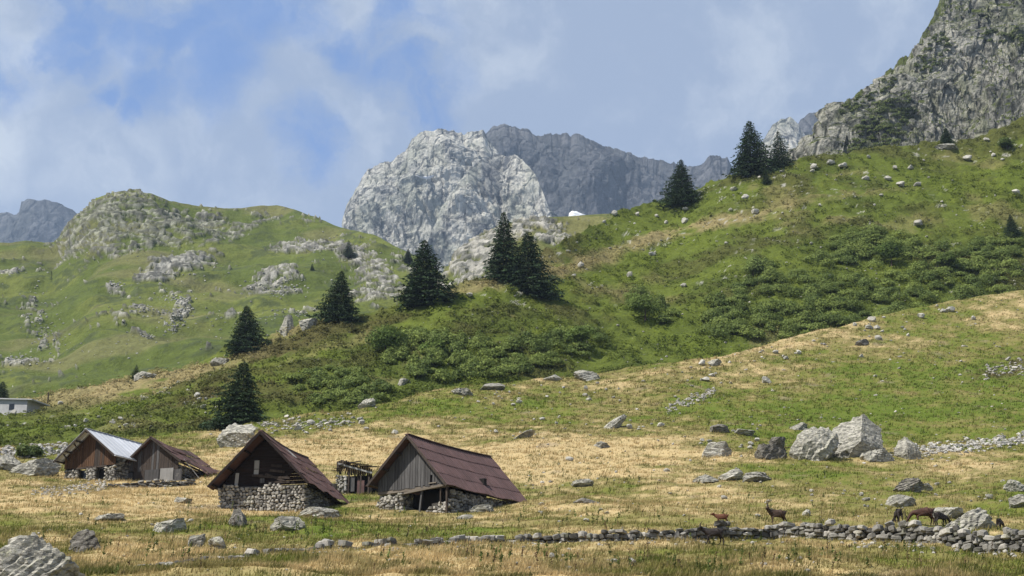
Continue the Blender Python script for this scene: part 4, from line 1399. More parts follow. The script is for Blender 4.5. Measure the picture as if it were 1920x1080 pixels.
def hut_plank():
    h = Hut('plank_barn', 'barn with grey plank gable and broad brown sheet metal roof', (-7.42, 107.0, 22.76), 0.62, 3.62, 3.25, 3.95, 9.2, 5.6, 0.75)
    W = 3.15
    zb = 1.95
    box('beam', -W, W, .02, .3, zb - .22, zb - .01, 'wood_beam', h.root)
    # upright boards of the gable
    u = -W
    pr = 0
    while u < W:
        w = random.uniform(.17, .27)
        u1 = min(u + w, W)
        t = h.top(.12)
        zt = min(t(u), t(u1))
        if zt > zb + .1:
            jag = random.uniform(-.10, .05)
            bz = zb + jag
            if 1.55 < (u + u1) / 2 < 2.05:        # gap of the missing boards
                if (u + u1) / 2 < 1.85:
                    o = hexa('plank', plank_poly(u, u1, zb + .72, t, random.uniform(-.02, .01), .03), 'wood_grey', h.root)
                    u = u1
                    continue
            if u < 0 < u1:
                hexa('plank', plank_poly(u, 0.0, bz, t, random.uniform(-.025, .01), .03, .006), 'wood_grey', h.root)
                hexa('plank', plank_poly(0.0, u1, bz, t, random.uniform(-.025, .01), .03, .006), 'wood_grey', h.root)
            else:
                hexa('plank', plank_poly(u, u1, bz, t, random.uniform(-.025, .01), .03), 'wood_grey', h.root)
        u = u1
    hexa('gable_backing', [(-W, .1, zb), (W, .1, zb), (.05, .1, h.H - .3), (-.05, .1, h.H - .3), (-W, .13, zb), (W, .13, zb), (.05, .13, h.H - .3), (-.05, .13, h.H - .3)], 'dark', h.root)
    box('window_sill', 1.5, 2.15, -.07, .0, zb + .10, zb + .17, 'wood_beam', h.root)
    # stone pier on the left, broken wall on the right, dark byre between
    box('wall_core', -W + .1, -.95, .16, .6, -.9, zb - .26, 'core', h.root)
    lay(h.root, (-W, .1, 0), (1, 0, 0), (0, -1, 0), 2.2, lambda x: -.5, lambda x: zb - .28, 'stone', .22, .46, .17, .28)
    lay(h.root, (-.98, .2, 0), (0, 1, 0), (1, 0, 0), 1.2, lambda x: -.4, lambda x: zb - .3, 'stone_dark', .25, .45, .17, .26)
    box('wall_core', 1.45, W - .1, .4, .8, -.9, .75, 'core', h.root)
    lay(h.root, (1.0, .3, 0), (1, 0, 0), (0, -1, 0), 2.1, lambda x: -.5, lambda x: .25 + .35 * x, 'stone', .25, .5, .18, .3)
    box('byre_wall', -W + .3, W - .3, 4.6, 4.9, -.8, 3.0, 'dark', h.root)
    box('wall_core', -W + .05, -W + .45, .62, 9.5, -.9, 1.7, 'core', h.root)
    lay(h.root, (W, .5, 0), (0, 1, 0), (1, 0, 0), 7.5, lambda x: -.4 + .2 * x, lambda x: 1.55, 'stone_dark', .25, .5, .17, .27)
    box('wall_core', W - .5, W - .16, .82, 9.2, -.9, 1.6, 'core', h.root)
    bar('prop', (.55, .12, -.3), (.8, .12, zb - .2), .12, .12, 'wood_grey', h.root)
    bar('post', (W - .15, .1, -.3), (W - .15, .1, zb), .13, .13, 'wood_dim', h.root)
    bar('post', (2.45, .1, .6), (2.45, .1, zb - .2), .09, .09, 'wood_dim', h.root)
    box('byre_shade_sheet', -.9, W - .2, 1.2, 1.3, -.8, zb - .3, 'dark', h.root)  # near-black sheet standing in for the shade of the byre recess
    bar('beam', (-.7, -.05, zb - .35), (2.9, -.05, zb - .12), .12, .13, 'wood_beam', h.root)
    h.sag = .12
    h.frame(.45, 'wood_dim')
    h.slope_panels(1, 4, 9, 'rust', 4, .03, .018)
    h.slope_panels(-1, 3, 7, 'rust_dark', 3, .03, .02)
    h.cap(.2, .05, 'rust', .02)
    return h


def hut_metal():
    h = Hut('metal_roofed_hut', 'brown plank hut on stone footing with a bright ribbed metal roof', (-38.19, 136.0, 29.46), 0.463, 3.545, 2.67, 2.67, 8.2, 4.75, 0.9)
    W = 2.95
    zs = 1.35

    def hole(x, z):
        x -= W
        return (-1.35 < x < -.45 and z > .35) or (.75 < x < 1.75 and z > -.3)
    box('wall_core', -W + .1, -1.35, .14, .5, -.9, zs, 'core', h.root)
    box('wall_core', -.45, .75, .14, .5, -.9, zs, 'core', h.root)
    box('wall_core', 1.75, W - .1, .14, .5, -.9, zs, 'core', h.root)
    box('wall_core', -1.34, -.46, .16, .5, -.9, .35, 'core', h.root)
    box('inside_wall', -W + .3, W - .3, 1.3, 1.4, -.8, zs, 'dark', h.root)
    lay(h.root, (-W, .08, 0), (1, 0, 0), (0, -1, 0), 2 * W, lambda x: -.5, lambda x: zs, 'stone', .22, .48, .16, .26, skip=hole)
    lay(h.root, (W - .05, .2, 0), (0, 1, 0), (1, 0, 0), 4.0, lambda x: -.4 + .2 * x, lambda x: 1.9, 'stone_dark', .25, .5, .15, .24)
    box('wall_core', W - .5, W - .16, .52, 7.8, -.9, 1.9, 'core', h.root)
    box('window', -1.32, -.48, .42, .46, .38, zs - .06, 'glass', h.root)
    box('door_opening', .78, 1.72, .5, .55, -.4, zs - .06, 'dark', h.root)
    box('lintel', -1.6, 1.95, -.02, .2, zs - .02, zs + .13, 'wood_dim', h.root)
    u = -W
    while u < W:
        u1 = min(u + random.uniform(.17, .26), W)
        t = h.top(.12)
        b = zs + .13 + random.uniform(-.06, .04)
        y = random.uniform(-.02, .012)
        if u < 0 < u1:
            hexa('plank', plank_poly(u, 0, b, t, y, .03, .006), 'wood_brown', h.root)
            hexa('plank', plank_poly(0, u1, b, t, y, .03, .006), 'wood_brown', h.root)
        else:
            hexa('plank', plank_poly(u, u1, b, t, y, .03), 'wood_dim' if .3 < u < 1.5 and random.random() < .8 else 'wood_brown', h.root)
        u = u1
    hexa('gable_backing', [(-W, .1, zs), (W, .1, zs), (.05, .1, h.H - .3), (-.05, .1, h.H - .3), (-W, .13, zs), (W, .13, zs), (.05, .13, h.H - .3), (-.05, .13, h.H - .3)], 'dark', h.root)
    h.frame(.35, 'wood_dim', .16)
    for f in (.38, .7):
        bar('bracket', (-h.hw * f, .02, h.H - h.rl * f - .75), (-h.hw * f, -.75, h.H - h.rl * f - .2), .1, .1, 'wood_dim', h.root)
    h.slope_panels(1, 1, 12, 'zinc', 1, .03, .004)
    h.slope_panels(-1, 1, 12, 'zinc', 1, .03, .004)
    roof_panel('ridge_cap', [(.16, -h.oh, h.H + .03), (.16, h.L, h.H + .03), (-.16, h.L, h.H + .03), (-.16, -h.oh, h.H + .03)], (0, 0, 1), .03, 0, 'zinc', h.root)
    roof_panel('gutter', [(h.hw + .1, -h.oh, h.H - h.rr - .1), (h.hw + .1, h.L, h.H - h.rr - .1), (h.hw - .02, h.L, h.H - h.rr - .1), (h.hw - .02, -h.oh, h.H - h.rr - .1)], (0, 0, 1), .08, 0, 'zinc', h.root)
    return h


def hut_ragged():
    h = Hut('ragged_hut', 'low weathered hut with a ragged brown roof joined to the metal roofed one', (-32.36, 136.0, 28.75), 0.30, 3.2, 2.9, 2.36, 6.8, 3.9, 0.5)
    W = 2.75
    u = -2.4
    zs = .95
    while u < W:
        u1 = min(u + random.uniform(.2, .32), W)
        t = h.top(.12)
        b = zs + random.uniform(-.1, .05)
        y = random.uniform(-.02, .012)
        if min(t(u), t(u1)) > b + .05:
            if u < 0 < u1:
                hexa('plank', plank_poly(u, 0, b, t, y, .03, .006), 'wood_dim', h.root)
                hexa('plank', plank_poly(0, u1, b, t, y, .03, .006), 'wood_dim', h.root)
            else:
                hexa('plank', plank_poly(u, u1, b, t, y, .03), 'wood_grey' if random.random() < .35 else 'wood_dim', h.root)
        u = u1
    hexa('gable_backing', [(-2.4, .1, .2), (W, .1, .2), (.05, .1, h.H - .3), (-.05, .1, h.H - .3), (-2.4, .13, .2), (W, .13, .2), (.05, .13, h.H - .3), (-.05, .13, h.H - .3)], 'dark', h.root)
    box('sheet_panel', -.55, .85, -.07, -.03, -.5, zs + .02, 'wood_grey', h.root)
    box('sheet_panel', 1.0, 2.3, -.08, -.04, -.5, zs + .08, 'board_pale', h.root)
    box('sheet_panel', 2.34, 3.1, -.02, .03, -.4, zs - .05, 'wood_grey', h.root)
    box('door', .87, .98, -.05, -.01, -.5, zs + .03, 'dark', h.root)
    box('sheet_panel', -2.4, -1.75, -.1, -.05, -.5, zs - .15, 'wood_grey', h.root)
    box('door', -1.7, -.6, .0, .05, -.5, zs, 'wood_dim', h.root)
    lay(h.root, (W - .05, .1, 0), (0, 1, 0), (1, 0, 0), 4.5, lambda x: -.4 + .2 * x, lambda x: 1.4, 'stone_dark', .25, .5, .15, .24)
    box('wall_core', W - .45, W - .16, .2, 7, -.8, 1.4, 'core', h.root)
    h.sag = .25
    h.frame(.3, 'wood_dim', .12)
    h.slope_panels(1, 3, 7, 'rust', 3, .03, .09, special=lambda r, c: random.choice(['rust', 'rust', 'rust_dark', 'wood_dim']))
    h.slope_panels(-1, 2, 5, 'rust_dark', 2, .03, .04)
    n = Vector((h.rr, 0, h.hw)).normalized()
    # boards slipped down from the roof
    bar('slipped_board', (2.9, .6, h.H - 2.0), (4.3, 1.2, .1), .3, .05, 'board_pale', h.root)
    bar('slipped_board', (2.5, .2, h.H - 1.9), (4.3, .9, -.1), .25, .05, 'wood_dim', h.root)
    for k in range(5):
        y = 2.0 + k * .8
        roof_panel('slipped_sheet', [(4.3 + .2 * random.random(), y, .7 + .2 * k), (4.3, y + .75, .75 + .2 * k), (3.0, y + .75, h.H - 2.0), (3.0, y, h.H - 2.05)], (.6, 0, .8), .03, 3, random.choice(['rust', 'rust_dark']), h.root)
    return h


def shed():
    l, n = hit('meadow', 655, 926)
    root = thing('collapsed_shed', 'small collapsed shed of black boards between the two brown roofed barns', 'shed', (l.x, l.y, l.z), -0.25)
    s = m_per_px(l)

    def q(px, v):      # picture size to metres in the shed's front plane
        return ((px - 655) * s, (926 - v) * s)
    lay(root, (q(628, 0)[0], .1, 0), (1, 0, 0), (0, -1, 0), .85, lambda x: -.2, lambda x: 1.55, 'stone', .2, .36, .15, .24)
    box('wall_core', q(628, 0)[0] + .05, q(650, 0)[0], .2, .5, -.4, 1.5, 'core', root)
    box('back_wall', q(632, 0)[0], q(700, 0)[0], 2.0, 2.1, -.4, 1.5, 'dark', root)
    for (x, zt) in ((652, 1.75), (676, 1.5), (692, 1.35)):
        bar('post', (q(x, 0)[0], .05, -.3), (q(x, 0)[0] + .04, .05, zt), .12, .12, 'wood_dim', root)
    a, b = q(632, 868), q(700, 889)
    bar('fallen_beam', (a[0], -.12, a[1]), (b[0], -.12, b[1]), .13, .13, 'board_pale', root)
    box('door', q(670, 0)[0], q(684, 0)[0], .0, .05, -.2, 1.05, 'rust_dark', root)
    box('plank', q(655, 0)[0], q(664, 0)[0], .1, .14, .2, 1.4, 'wood_grey', root)
    box('plank', q(644, 0)[0], q(648, 0)[0], .0, .04, .3, 1.5, 'board_pale', root)
    # broken roof boards lying down the slope
    for k in range(13):
        f = k / 12
        x = q(622 + 72 * f, 0)[0]
        z = q(0, 880 - 16 * math.sin(min(1, f * 1.6) * 2.2) + 10 * f)[1] + random.uniform(-.05, .1)
        bar('roof_board', (x, -.35 + random.uniform(-.15, .15), z - .05), (x + random.uniform(-.1, .1), 2.2 + random.uniform(-.3, .2), z + .45 + random.uniform(-.1, .15)), .26, .05, random.choice(['wood_black', 'wood_black', 'wood_dim']), root)
    box('inner_shade_sheet', q(634, 0)[0], q(697, 0)[0], .3, .36, -.4, 1.5, 'dark', root)  # added dark panel between the posts, stands in for the shaded interior
    for k in range(20):
        f = k / 19
        x = q(628 + 68 * f, 0)[0]
        zt = q(0, 861 - 3 * math.sin(f * 9) + 20 * f ** 1.5)[1] + random.uniform(-.08, .1)
        hexa('hanging_board', [(x - .075, .16, zt - random.uniform(.6, 1.3)), (x + .07, .16, zt - random.uniform(.6, 1.3)), (x + .06, .16, zt), (x - .07, .16, zt - .03), (x - .07, .2, zt - .6), (x + .06, .2, zt - .6), (x + .06, .2, zt), (x - .07, .2, zt - .03)], random.choice(['wood_black', 'wood_black', 'wood_dim']), root)
    FOOT.append((Vector(l), Vector((1, 0, 0)), Vector((0, 1, 0)), 1.4, 2.0, 0.1))


hut_stone()
hut_plank()
hut_metal()
hut_ragged()
shed()


def white_building():
    l, n = hit('hill', 24, 777)
    y = l.y + 2
    p = unp(np.array(24.0), np.array(772.0), np.array(y))
    s = y / F_PX * 1.05
    root = thing('flat_roofed_building', 'pale rendered building with a flat sloping roof and small window at the left edge', 'building', (p[0], y, p[2]), -0.35)
    x0, x1 = -90 * s, 30 * s
    hz = 23 * s
    hexa('wall', [(x0, 0, -4), (x1, 0, -4), (x1, 0, hz * .82), (x0, 0, hz * 1.35), (x0, 5, -4), (x1, 5, -4), (x1, 5, hz * .82), (x0, 5, hz * 1.35)], 'concrete', root)
    hexa('roof', [(x0 - .4, -.5, hz * 1.35 + .03), (x1 + 1.3, -.5, hz * .76 + .03), (x1 + 1.3, -.5, hz * .76 + .25), (x0 - .4, -.5, hz * 1.35 + .25), (x0 - .4, 5.5, hz * 1.35 + .03), (x1 + 1.3, 5.5, hz * .76 + .03), (x1 + 1.3, 5.5, hz * .76 + .25), (x0 - .4, 5.5, hz * 1.35 + .25)], 'concrete', root)
    w = box('window', -9 * s, 2 * s, -.06, -.02, 4 * s, 15 * s, 'glass', root)
    box('frame', -9.6 * s, 2.6 * s, -.04, .02, 3.4 * s, 4 * s, 'board_pale', w)
    box('window', -60 * s, -48 * s, -.06, -.02, 8 * s, 19 * s, 'glass', root)
    bar('fence_post', (70 * s, 8, -1), (70 * s, 8, 14 * s), .2, .2, 'wood_dim', None)


white_building()
_fp = bpy.data.objects['fence_post']
_fl, _n = hit('hill', 88, 757)
_fp.location = (0, 0, 0)
_fp.data.transform(Matrix.Translation(Vector((_fl.x, _fl.y, _fl.z)) - Vector(_fp.data.vertices[0].co) - Vector((0, 0, .2))))
tag(_fp, 'short dark fence post on the crest right of the pale building', 'post')

# ------------------------------------------------------------------ drystone walls
def wall_path(pts, lift=0.09):
    P = []
    for (px, vb, vt) in pts:
        l, n = hit('meadow', px, vb)
        P.append((l, (vb - vt) * m_per_px(l) + lift))
    return P


def drystone(name, label, pts, key, courses=(0.13, 0.29), wmin=.22, wmax=.66, thick=.5, gap=None, cat='wall'):
    P = wall_path(pts)
    root = thing(name, label, cat, P[0][0])
    o0 = Vector(P[0][0])
    seg = [(Vector(a[0]), a[1], Vector(b[0]), b[1]) for a, b in zip(P[:-1], P[1:])]
    lens = [(b - a).length for a, _, b, _ in seg]
    tot = sum(lens)

    def at(d):
        for (a, ha, b, hb), L in zip(seg, lens):
            if d <= L or (a, ha, b, hb) == seg[-1]:
                f = min(1, d / L)
                return a.lerp(b, f), ha + (hb - ha) * f, (b - a).normalized()
            d -= L
    # inner core
    V, Fc = [], []
    n = int(tot / .5)
    for i in range(n + 1):
        p, h, t = at(tot * i / n)
        nn = Vector((t.y, -t.x, 0)).normalized()
        if nn.y > 0:
            nn = -nn
        g, _ = down('meadow', p.x, p.y)
        hh = max(.05, h - .14)
        for (off, z) in ((.0, -.35), (.0, hh * .9), (-thick, hh), (-thick, -.35)):
            q = p + nn * (off - .16) - o0
            V.append((q.x, q.y, g.z - o0.z + z))
    for i in range(n):
        for k in range(4):
            Fc.append((i * 4 + k, i * 4 + (k + 1) % 4, (i + 1) * 4 + (k + 1) % 4, (i + 1) * 4 + k))
    obj('rubble_core', np_mesh('rubble_core', V, Fc, False), M['core'], root)
    cnt = 0
    z = -0.08
    maxh = max(p[1] for p in P)
    while z < maxh:
        ch = random.uniform(*courses)
        d = random.uniform(0, .3)
        while d < tot:
            w = random.uniform(wmin, wmax) * (1.25 if random.random() < .12 else 1)
            p, h, t = at(d + w / 2)
            d += w * 0.98
            hvar = h * (1 + .14 * math.sin(d * 1.7) + .1 * math.sin(d * 4.3))
            zc = z + ch / 2
            if zc > hvar - ch * .3:
                continue
            if gap and gap(d):
                continue
            nn = Vector((t.y, -t.x, 0)).normalized()
            if nn.y > 0:
                nn = -nn
            g, _ = down('meadow', p.x, p.y)
            q = p + nn * random.uniform(-.12, .08) - o0
            topc = zc + ch > hvar
            obj('stone', random.choice(STONE_SETS['stone' if random.random() < .36 else key]), parent=root, loc=(q.x, q.y, g.z - o0.z + zc + random.uniform(-.04, .04)),
                rot=(random.uniform(-.15, .15), random.uniform(-.22, .22), math.atan2(t.y, t.x) + random.uniform(-.25, .25)),
                scale=(w * random.uniform(.7, 1.08), random.uniform(.3, .42) if not topc else .5, ch * random.uniform(.75, 1.2)))
            cnt += 1
        z += ch * .93
    return cnt


WALL = [(1960, 1040, 999), (1880, 1034, 996), (1780, 1023, 989), (1700, 1017, 985), (1640, 1014, 985), (1540, 1011, 983), (1460, 1009, 985), (1380, 1009, 988), (1300, 1011, 991), (1220, 1012, 994), (1150, 1014, 998), (1060, 1014, 1002),
        (1000, 1015, 1003), (930, 1017, 1006), (860, 1020, 1010), (740, 1024, 1015), (640, 1028, 1019), (560, 1032, 1024), (505, 1036, 1029)]
NW = drystone('drystone_wall', 'long low drystone wall running across the meadow below the goats', WALL, 'stone_dark')
drystone('drystone_wall', 'collapsed last stretch of drystone wall right of the huge corner boulder', [(480, 1043, 1035), (430, 1050, 1041), (350, 1058, 1051), (265, 1064, 1056)], 'stone_dark')
drystone('ruined_wall', 'ruined low wall of flat mossy stones between metal roofed hut and stone barn', [(195, 915, 909), (240, 914, 906), (290, 913, 901), (330, 912, 900), (362, 910, 902)], 'stone_dark', (.13, .2), .35, .8, .9)
stone_mass('rubble', 'meadow', band(60, [(1560, 1020), (1750, 1028), (1920, 1043)], 3.5, 5, 12) + band(60, [(1000, 1018), (1300, 1016), (1560, 1016)], 2.5, 4, 9) + band(80, [(500, 1040), (800, 1027), (1000, 1019)], 2, 4, 8), 'fallen stones along the foot of the long drystone wall', 'rubble', (0.36, 0.34, 0.30))

# ------------------------------------------------------------------ goats
def skin_mesh(name, verts, edges, radii, root=0, sub=1):
    me = bpy.data.meshes.new(name)
    me.from_pydata(verts, edges, [])
    o = bpy.data.objects.new('skin_source', me)
    COL.objects.link(o)
    md = o.modifiers.new('s', 'SKIN')
    md.use_smooth_shade = True
    sv = me.skin_vertices[0].data
    for i, r in enumerate(radii):
        sv[i].radius = r if isinstance(r, tuple) else (r, r)
        sv[i].use_root = (i == root)
    md2 = o.modifiers.new('d', 'SUBSURF')
    md2.levels = md2.render_levels = sub
    dg = bpy.context.evaluated_depsgraph_get()
    dg.update()
    res = bpy.data.meshes.new_from_object(o.evaluated_get(dg))
    bpy.data.objects.remove(o)
    res.name = name
    return res


def horn_mesh(head, back, up, side, length):
    V, Fc = [], []
    n = 7
    for sgn in (-1, 1):
        k0 = len(V)
        for i in range(n):
            f = i / (n - 1)
            c = Vector(head) + Vector(up) * length * math.sin(f * 1.35) + Vector(back) * length * 0.85 * (1 - math.cos(f * 1.5)) + Vector((0, sgn * (0.035 + 0.13 * f), 0))
            r = 0.028 * (1 - f) + 0.005
            for j in range(6):
                a = j / 6 * 2 * math.pi
                V.append((c.x + r * math.cos(a), c.y + r * math.sin(a), c.z + r * 0.3 * math.sin(a)))
        for i in range(n - 1):
            for j in range(6):
                Fc.append((k0 + i * 6 + j, k0 + i * 6 + (j + 1) % 6, k0 + (i + 1) * 6 + (j + 1) % 6, k0 + (i + 1) * 6 + j))
    return np_mesh('horn', V, Fc, True)


def goat(label, px, v, heading, height, fur, pose='stand', horns=True, turn=0.0, name='goat'):
    """+x is forward; height is the shoulder height in metres; heading in radians (0 = towards the right)"""
    k = 1.1 * height / 0.74
    vs, es, rs = [], [], []

    def add(p, r, par=None):
        vs.append((p[0] * k, p[1] * k, p[2] * k))
        rs.append((r[0] * k, r[1] * k) if isinstance(r, tuple) else r * k)
        if par is not None:
            es.append((par, len(vs) - 1))
        return len(vs) - 1
    mid = add((-.12, 0, .58), (.18, .215))
    hip = add((-.42, 0, .66), (.13, .145), mid)
    chest = add((.20, 0, .61), (.145, .185), mid)
    if pose == 'graze':
        nb = add((.40, 0, .60), (.09, .12), chest)
        nm = add((.56, turn * .1, .44), (.065, .085), nb)
        hd = add((.68, turn * .2, .27), (.062, .075), nm)
        mz = add((.735, turn * .22, .10), (.036, .042), hd)
    elif pose == 'low':
        nb = add((.38, 0, .70), (.09, .125), chest)
        nm = add((.50, turn * .1, .78), (.075, .10), nb)
        hd = add((.60, turn * .2, .85), (.07, .08), nm)
        mz = add((.75, turn * .3, .75), (.042, .048), hd)
    else:
        nb = add((.38, 0, .74), (.085, .12), chest)
        nm = add((.45, turn * .06, .82), (.085, .115), nb)
        hd = add((.50, turn * .12, .91), (.075, .085), nm)
        mz = add((.66 - .1 * abs(turn), turn * .22, .82), (.045, .052), hd)
    for s in (-1, 1):
        add((vs[hd][0] / k - .05, vs[hd][1] / k + s * .16, vs[hd][2] / k + .02), (.018, .03), hd)      # ears
    t1 = add((-.57, 0, .74), .04, hip)
    add((-.63, 0, .80), .022, t1)
    ph = random.uniform(-.05, .05)
    for s in (-1, 1):
        a = add((.21, s * .085, .44), (.06, .075), chest)
        b = add((.20 + s * ph, s * .09, .24), .036, a)
        c = add((.215 + s * ph * 1.8, s * .09, .05), .028, b)
        add((.235 + s * ph * 1.8, s * .09, -.02), .032, c)
        a = add((-.40, s * .09, .44), (.075, .1), hip)
        b = add((-.50 - s * ph, s * .095, .25), .038, a)
        c = add((-.455 - s * ph * 1.6, s * .095, .05), .028, b)
        add((-.435 - s * ph * 1.6, s * .095, -.02), .032, c)
    me = skin_mesh('body', vs, es, rs, 0, 1)
    l, n = hit('meadow', px, v)
    root = thing(name, label, 'goat', l, heading, 'goats by the drystone wall')
    obj('body', me, M[fur], root)
    if horns:
        hd_p = Vector(vs[hd])
        up = Vector((.15, 0, 1)) if pose != 'graze' else Vector((.75, 0, .75))
        bk = Vector((-1, 0, .1)) if pose != 'graze' else Vector((-.4, 0, .8))
        obj('horn', horn_mesh(hd_p + Vector((-.01, 0, .05 * k)), bk, up, 0, horns * k), M['horn'], root)
    return root


PI = math.pi
goat('small red brown goat kid walking left on the wall', 1352, 984, PI - .1, .50, 'fur_red', 'low', 0)
goat('dark goat with upright horns standing alone on the wall, facing left', 1456, 984, PI + .15, .70, 'fur_dark', 'stand', .34, .6)
goat('shaggy black goat with horns in front of the wall, half hidden in grass', 1336, 1021, PI + .05, .66, 'fur_black', 'low', .26)
goat('dark narrow goat seen from behind, left of the grazing chestnut goat', 1684, 981, PI / 2 + .12, .62, 'fur_black', 'graze', 0)
goat('large chestnut goat grazing with its head down on the wall', 1730, 984, PI - .05, .78, 'fur_brown', 'graze', .30)
goat('black goat between the grazing chestnut goat and the lichened boulder', 1767, 987, .5, .62, 'fur_black', 'graze', 0)
goat('tiny black goat kid alone right of the lichened boulder', 1877, 994, PI / 2 - .7, .48, 'fur_black', 'graze', 0)

# ------------------------------------------------------------------ spruces
def spruce_mesh(seed, R=0.30, dense=1.0, skirt=0.03, lop=0.15):
    """crown of a unit-height spruce: whorls of drooping boughs carrying needle sprays"""
    r = np.random.default_rng(seed)
    T, C = [], []
    h = skirt
    while h < 0.985:
        f = (h - skirt) / (1 - skirt)
        rad = R * (1 - f) ** 0.76 * r.uniform(0.72, 1.14) * (1 if f > .08 else .7 + .3 * f / .08) + 0.012
        nb = max(4, int((6 + 7 * (1 - f)) * dense))
        a0 = r.uniform(0, 6.28)
        for b in range(nb):
            a = a0 + b / nb * 6.283 + r.normal(0, .16)
            L = rad * r.uniform(0.62, 1.14) * (1 + lop * math.cos(a - 1.0 + seed))
            dr = np.array([math.cos(a), math.sin(a), 0])
            sd = np.array([-math.sin(a), math.cos(a), 0])
            droop = r.uniform(.10, .40)
            ns = max(3, int(L / 0.0155 * dense))
            tone = r.uniform(.6, 1.5)
            if r.uniform() < .06:
                continue
            for k in range(ns):
                q = (k + r.uniform(0, 1)) / ns
                q = .12 + .88 * q
                z = h - droop * L * q ** 1.4 + 0.10 * L * max(0, q - .7)
                wid = 0.34 * L * (1.08 - q) ** .7 + 0.008
                p = dr * L * q + sd * r.uniform(-wid, wid) + np.array([0, 0, z - abs(r.normal(0, .006))])
                ln = r.uniform(.022, .046) * (0.7 + 0.5 * (1 - f))
                w = ln * r.uniform(.22, .42)
                out = dr * r.uniform(.5, 1.0) + sd * r.normal(0, .55) + np.array([0, 0, r.uniform(-.75, .12)])
                out /= np.linalg.norm(out)
                cr = np.cross(out, r.normal(size=3))
                cr /= np.linalg.norm(cr) + 1e-9
                T.append([p - cr * w, p + cr * w, p + out * ln])
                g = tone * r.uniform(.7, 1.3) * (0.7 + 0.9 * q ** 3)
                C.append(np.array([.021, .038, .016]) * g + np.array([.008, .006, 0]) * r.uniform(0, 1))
        h += r.uniform(.016, .028) * (1.15 - 0.45 * f)
    for k in range(14):    # leader
        p = np.array([r.normal(0, .004), r.normal(0, .004), r.uniform(.94, .985)])
        d = np.array([r.normal(0, .5), r.normal(0, .5), 1])
        d /= np.linalg.norm(d)
        c = np.cross(d, r.normal(size=3))
        c /= np.linalg.norm(c)
        T.append([p - c * .006, p + c * .006, p + d * r.uniform(.02, .035)])
        C.append(np.array([.03, .05, .02]))
    V = np.array(T).reshape(-1, 3)
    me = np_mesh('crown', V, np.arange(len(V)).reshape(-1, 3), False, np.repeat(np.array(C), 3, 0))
    me.materials.append(M['needles'])
    return me


def trunk_mesh(dead=False):
    V, Fc = [], []
    n = 8
    for i in range(n):
        f = i / (n - 1)
        r = 0.018 * (1 - f) + 0.0015
        for j in range(7):
            a = j / 7 * 6.283
            V.append((r * math.cos(a) + .004 * math.sin(f * 5), r * math.sin(a), -.03 + f * 1.0))
    for i in range(n - 1):
        for j in range(7):
            Fc.append((i * 7 + j, i * 7 + (j + 1) % 7, (i + 1) * 7 + (j + 1) % 7, (i + 1) * 7 + j))
    if dead:
        for k in range(16):
            h = random.uniform(.25, .95)
            a = random.uniform(0, 6.28)
            L = .16 * (1.1 - h)
            b = len(V)
            c, s = math.cos(a), math.sin(a)
            V.extend([(0, 0, h - .006), (0, 0, h + .006), (c * L, s * L, h - .05 * random.random()), (s * .006, -c * .006, h)])
            Fc.extend([(b, b + 1, b + 2, b + 3)])
    me = np_mesh('trunk', V, Fc, True)
    me.materials.append(M['deadwood'] if dead else M['bark'])
    return me


CROWNS = [spruce_mesh(1, .45, 1.3), spruce_mesh(2, .38, 1.2), spruce_mesh(3, .46, 1.3, .02, .2), spruce_mesh(4, .34, 1.25), spruce_mesh(5, .56, 1.35, .01, .22), spruce_mesh(6, .42, 1.0)]
TRUNK = trunk_mesh()


def spruce(layer, px, v, hpx, variant, label, wide=1.0, rot=None, back=0.0):
    l, n = hit(layer, px, v)
    if back:
        k = (l.y + back) / l.y
        p = Vector((l.x * k, l.y + back, 0))
        g, _ = down(layer, p.x, p.y)
        l = g
    H = hpx * m_per_px(l) * 1.02
    root = thing('spruce_tree', label, 'spruce', (l.x, l.y, l.z - .03 * H), random.uniform(0, 6.28) if rot is None else rot, 'spruce trees')
    obj('crown', CROWNS[variant], None, root, scale=(H * wide, H * wide, H))
    obj('trunk', TRUNK, None, root, scale=(H, H, H))


spruce('hill', 458, 657, 90, 4, 'lowest of the crest spruces, broad and dense, left of the upright boulder', 1.0)
spruce('hill', 638, 603, 102, 2, 'spruce with drooping boughs on the crest right of the two boulders', 1.05)
spruce('hill', 793, 572, 132, 0, 'tall broad spruce on the crest beside the dead sapling', 1.12)
spruce('hill', 944, 524, 138, 3, 'tall slender spruce behind the broad one on the middle crest', .95)
spruce('hill', 990, 550, 126, 4, 'broad spruce with wide lower boughs before the slender one', .95)
spruce('hill', 1280, 383, 92, 2, 'lone compact spruce on the hillside skyline below the dark ridge', 1.0)
spruce('hill', 1409, 328, 112, 2, 'largest spruce of the trio on the upper skyline', 1.02)
spruce('hill', 1462, 314, 76, 5, 'smaller spruce leaning on the largest one of the skyline trio', .95)
spruce('hill', 1436, 345, 34, 5, 'little green spruce sapling at the feet of the skyline pair', .9)
spruce('hill', 452, 812, 142, 4, 'big dark spruce behind the stone barn and the rounded boulder', .95)
spruce('left', 653, 482, 34, 5, 'small spruce on the far rocky hillside', 1.1)
spruce('left', 585, 507, 14, 5, 'tiny spruce alone on the far grassy hillside', 1.0)
spruce('hill', 254, 714, 32, 5, 'tiny spruce on the lower crest beside a pale slab', 1.05)
spruce('hill', 2, 757, 66, 2, 'spruce cut by the left frame edge behind the pale building', 1.1, None, 14)
spruce('hill', 1898, 444, 46, 2, 'small dark spruce above the thicket at the right edge', .95)
spruce('hill', 1776, 272, 36, 4, 'small spruce on the skyline against the cliff', .9)
spruce('knoll', 870, 545, 24, 5, 'small spruce at the foot of the rocky knoll', 1.2)
spruce('left', 765, 490, 26, 3, 'dark little spruce on the far hill edge before the pale mountain', 1.2)
l, n = hit('hill', 744, 580)
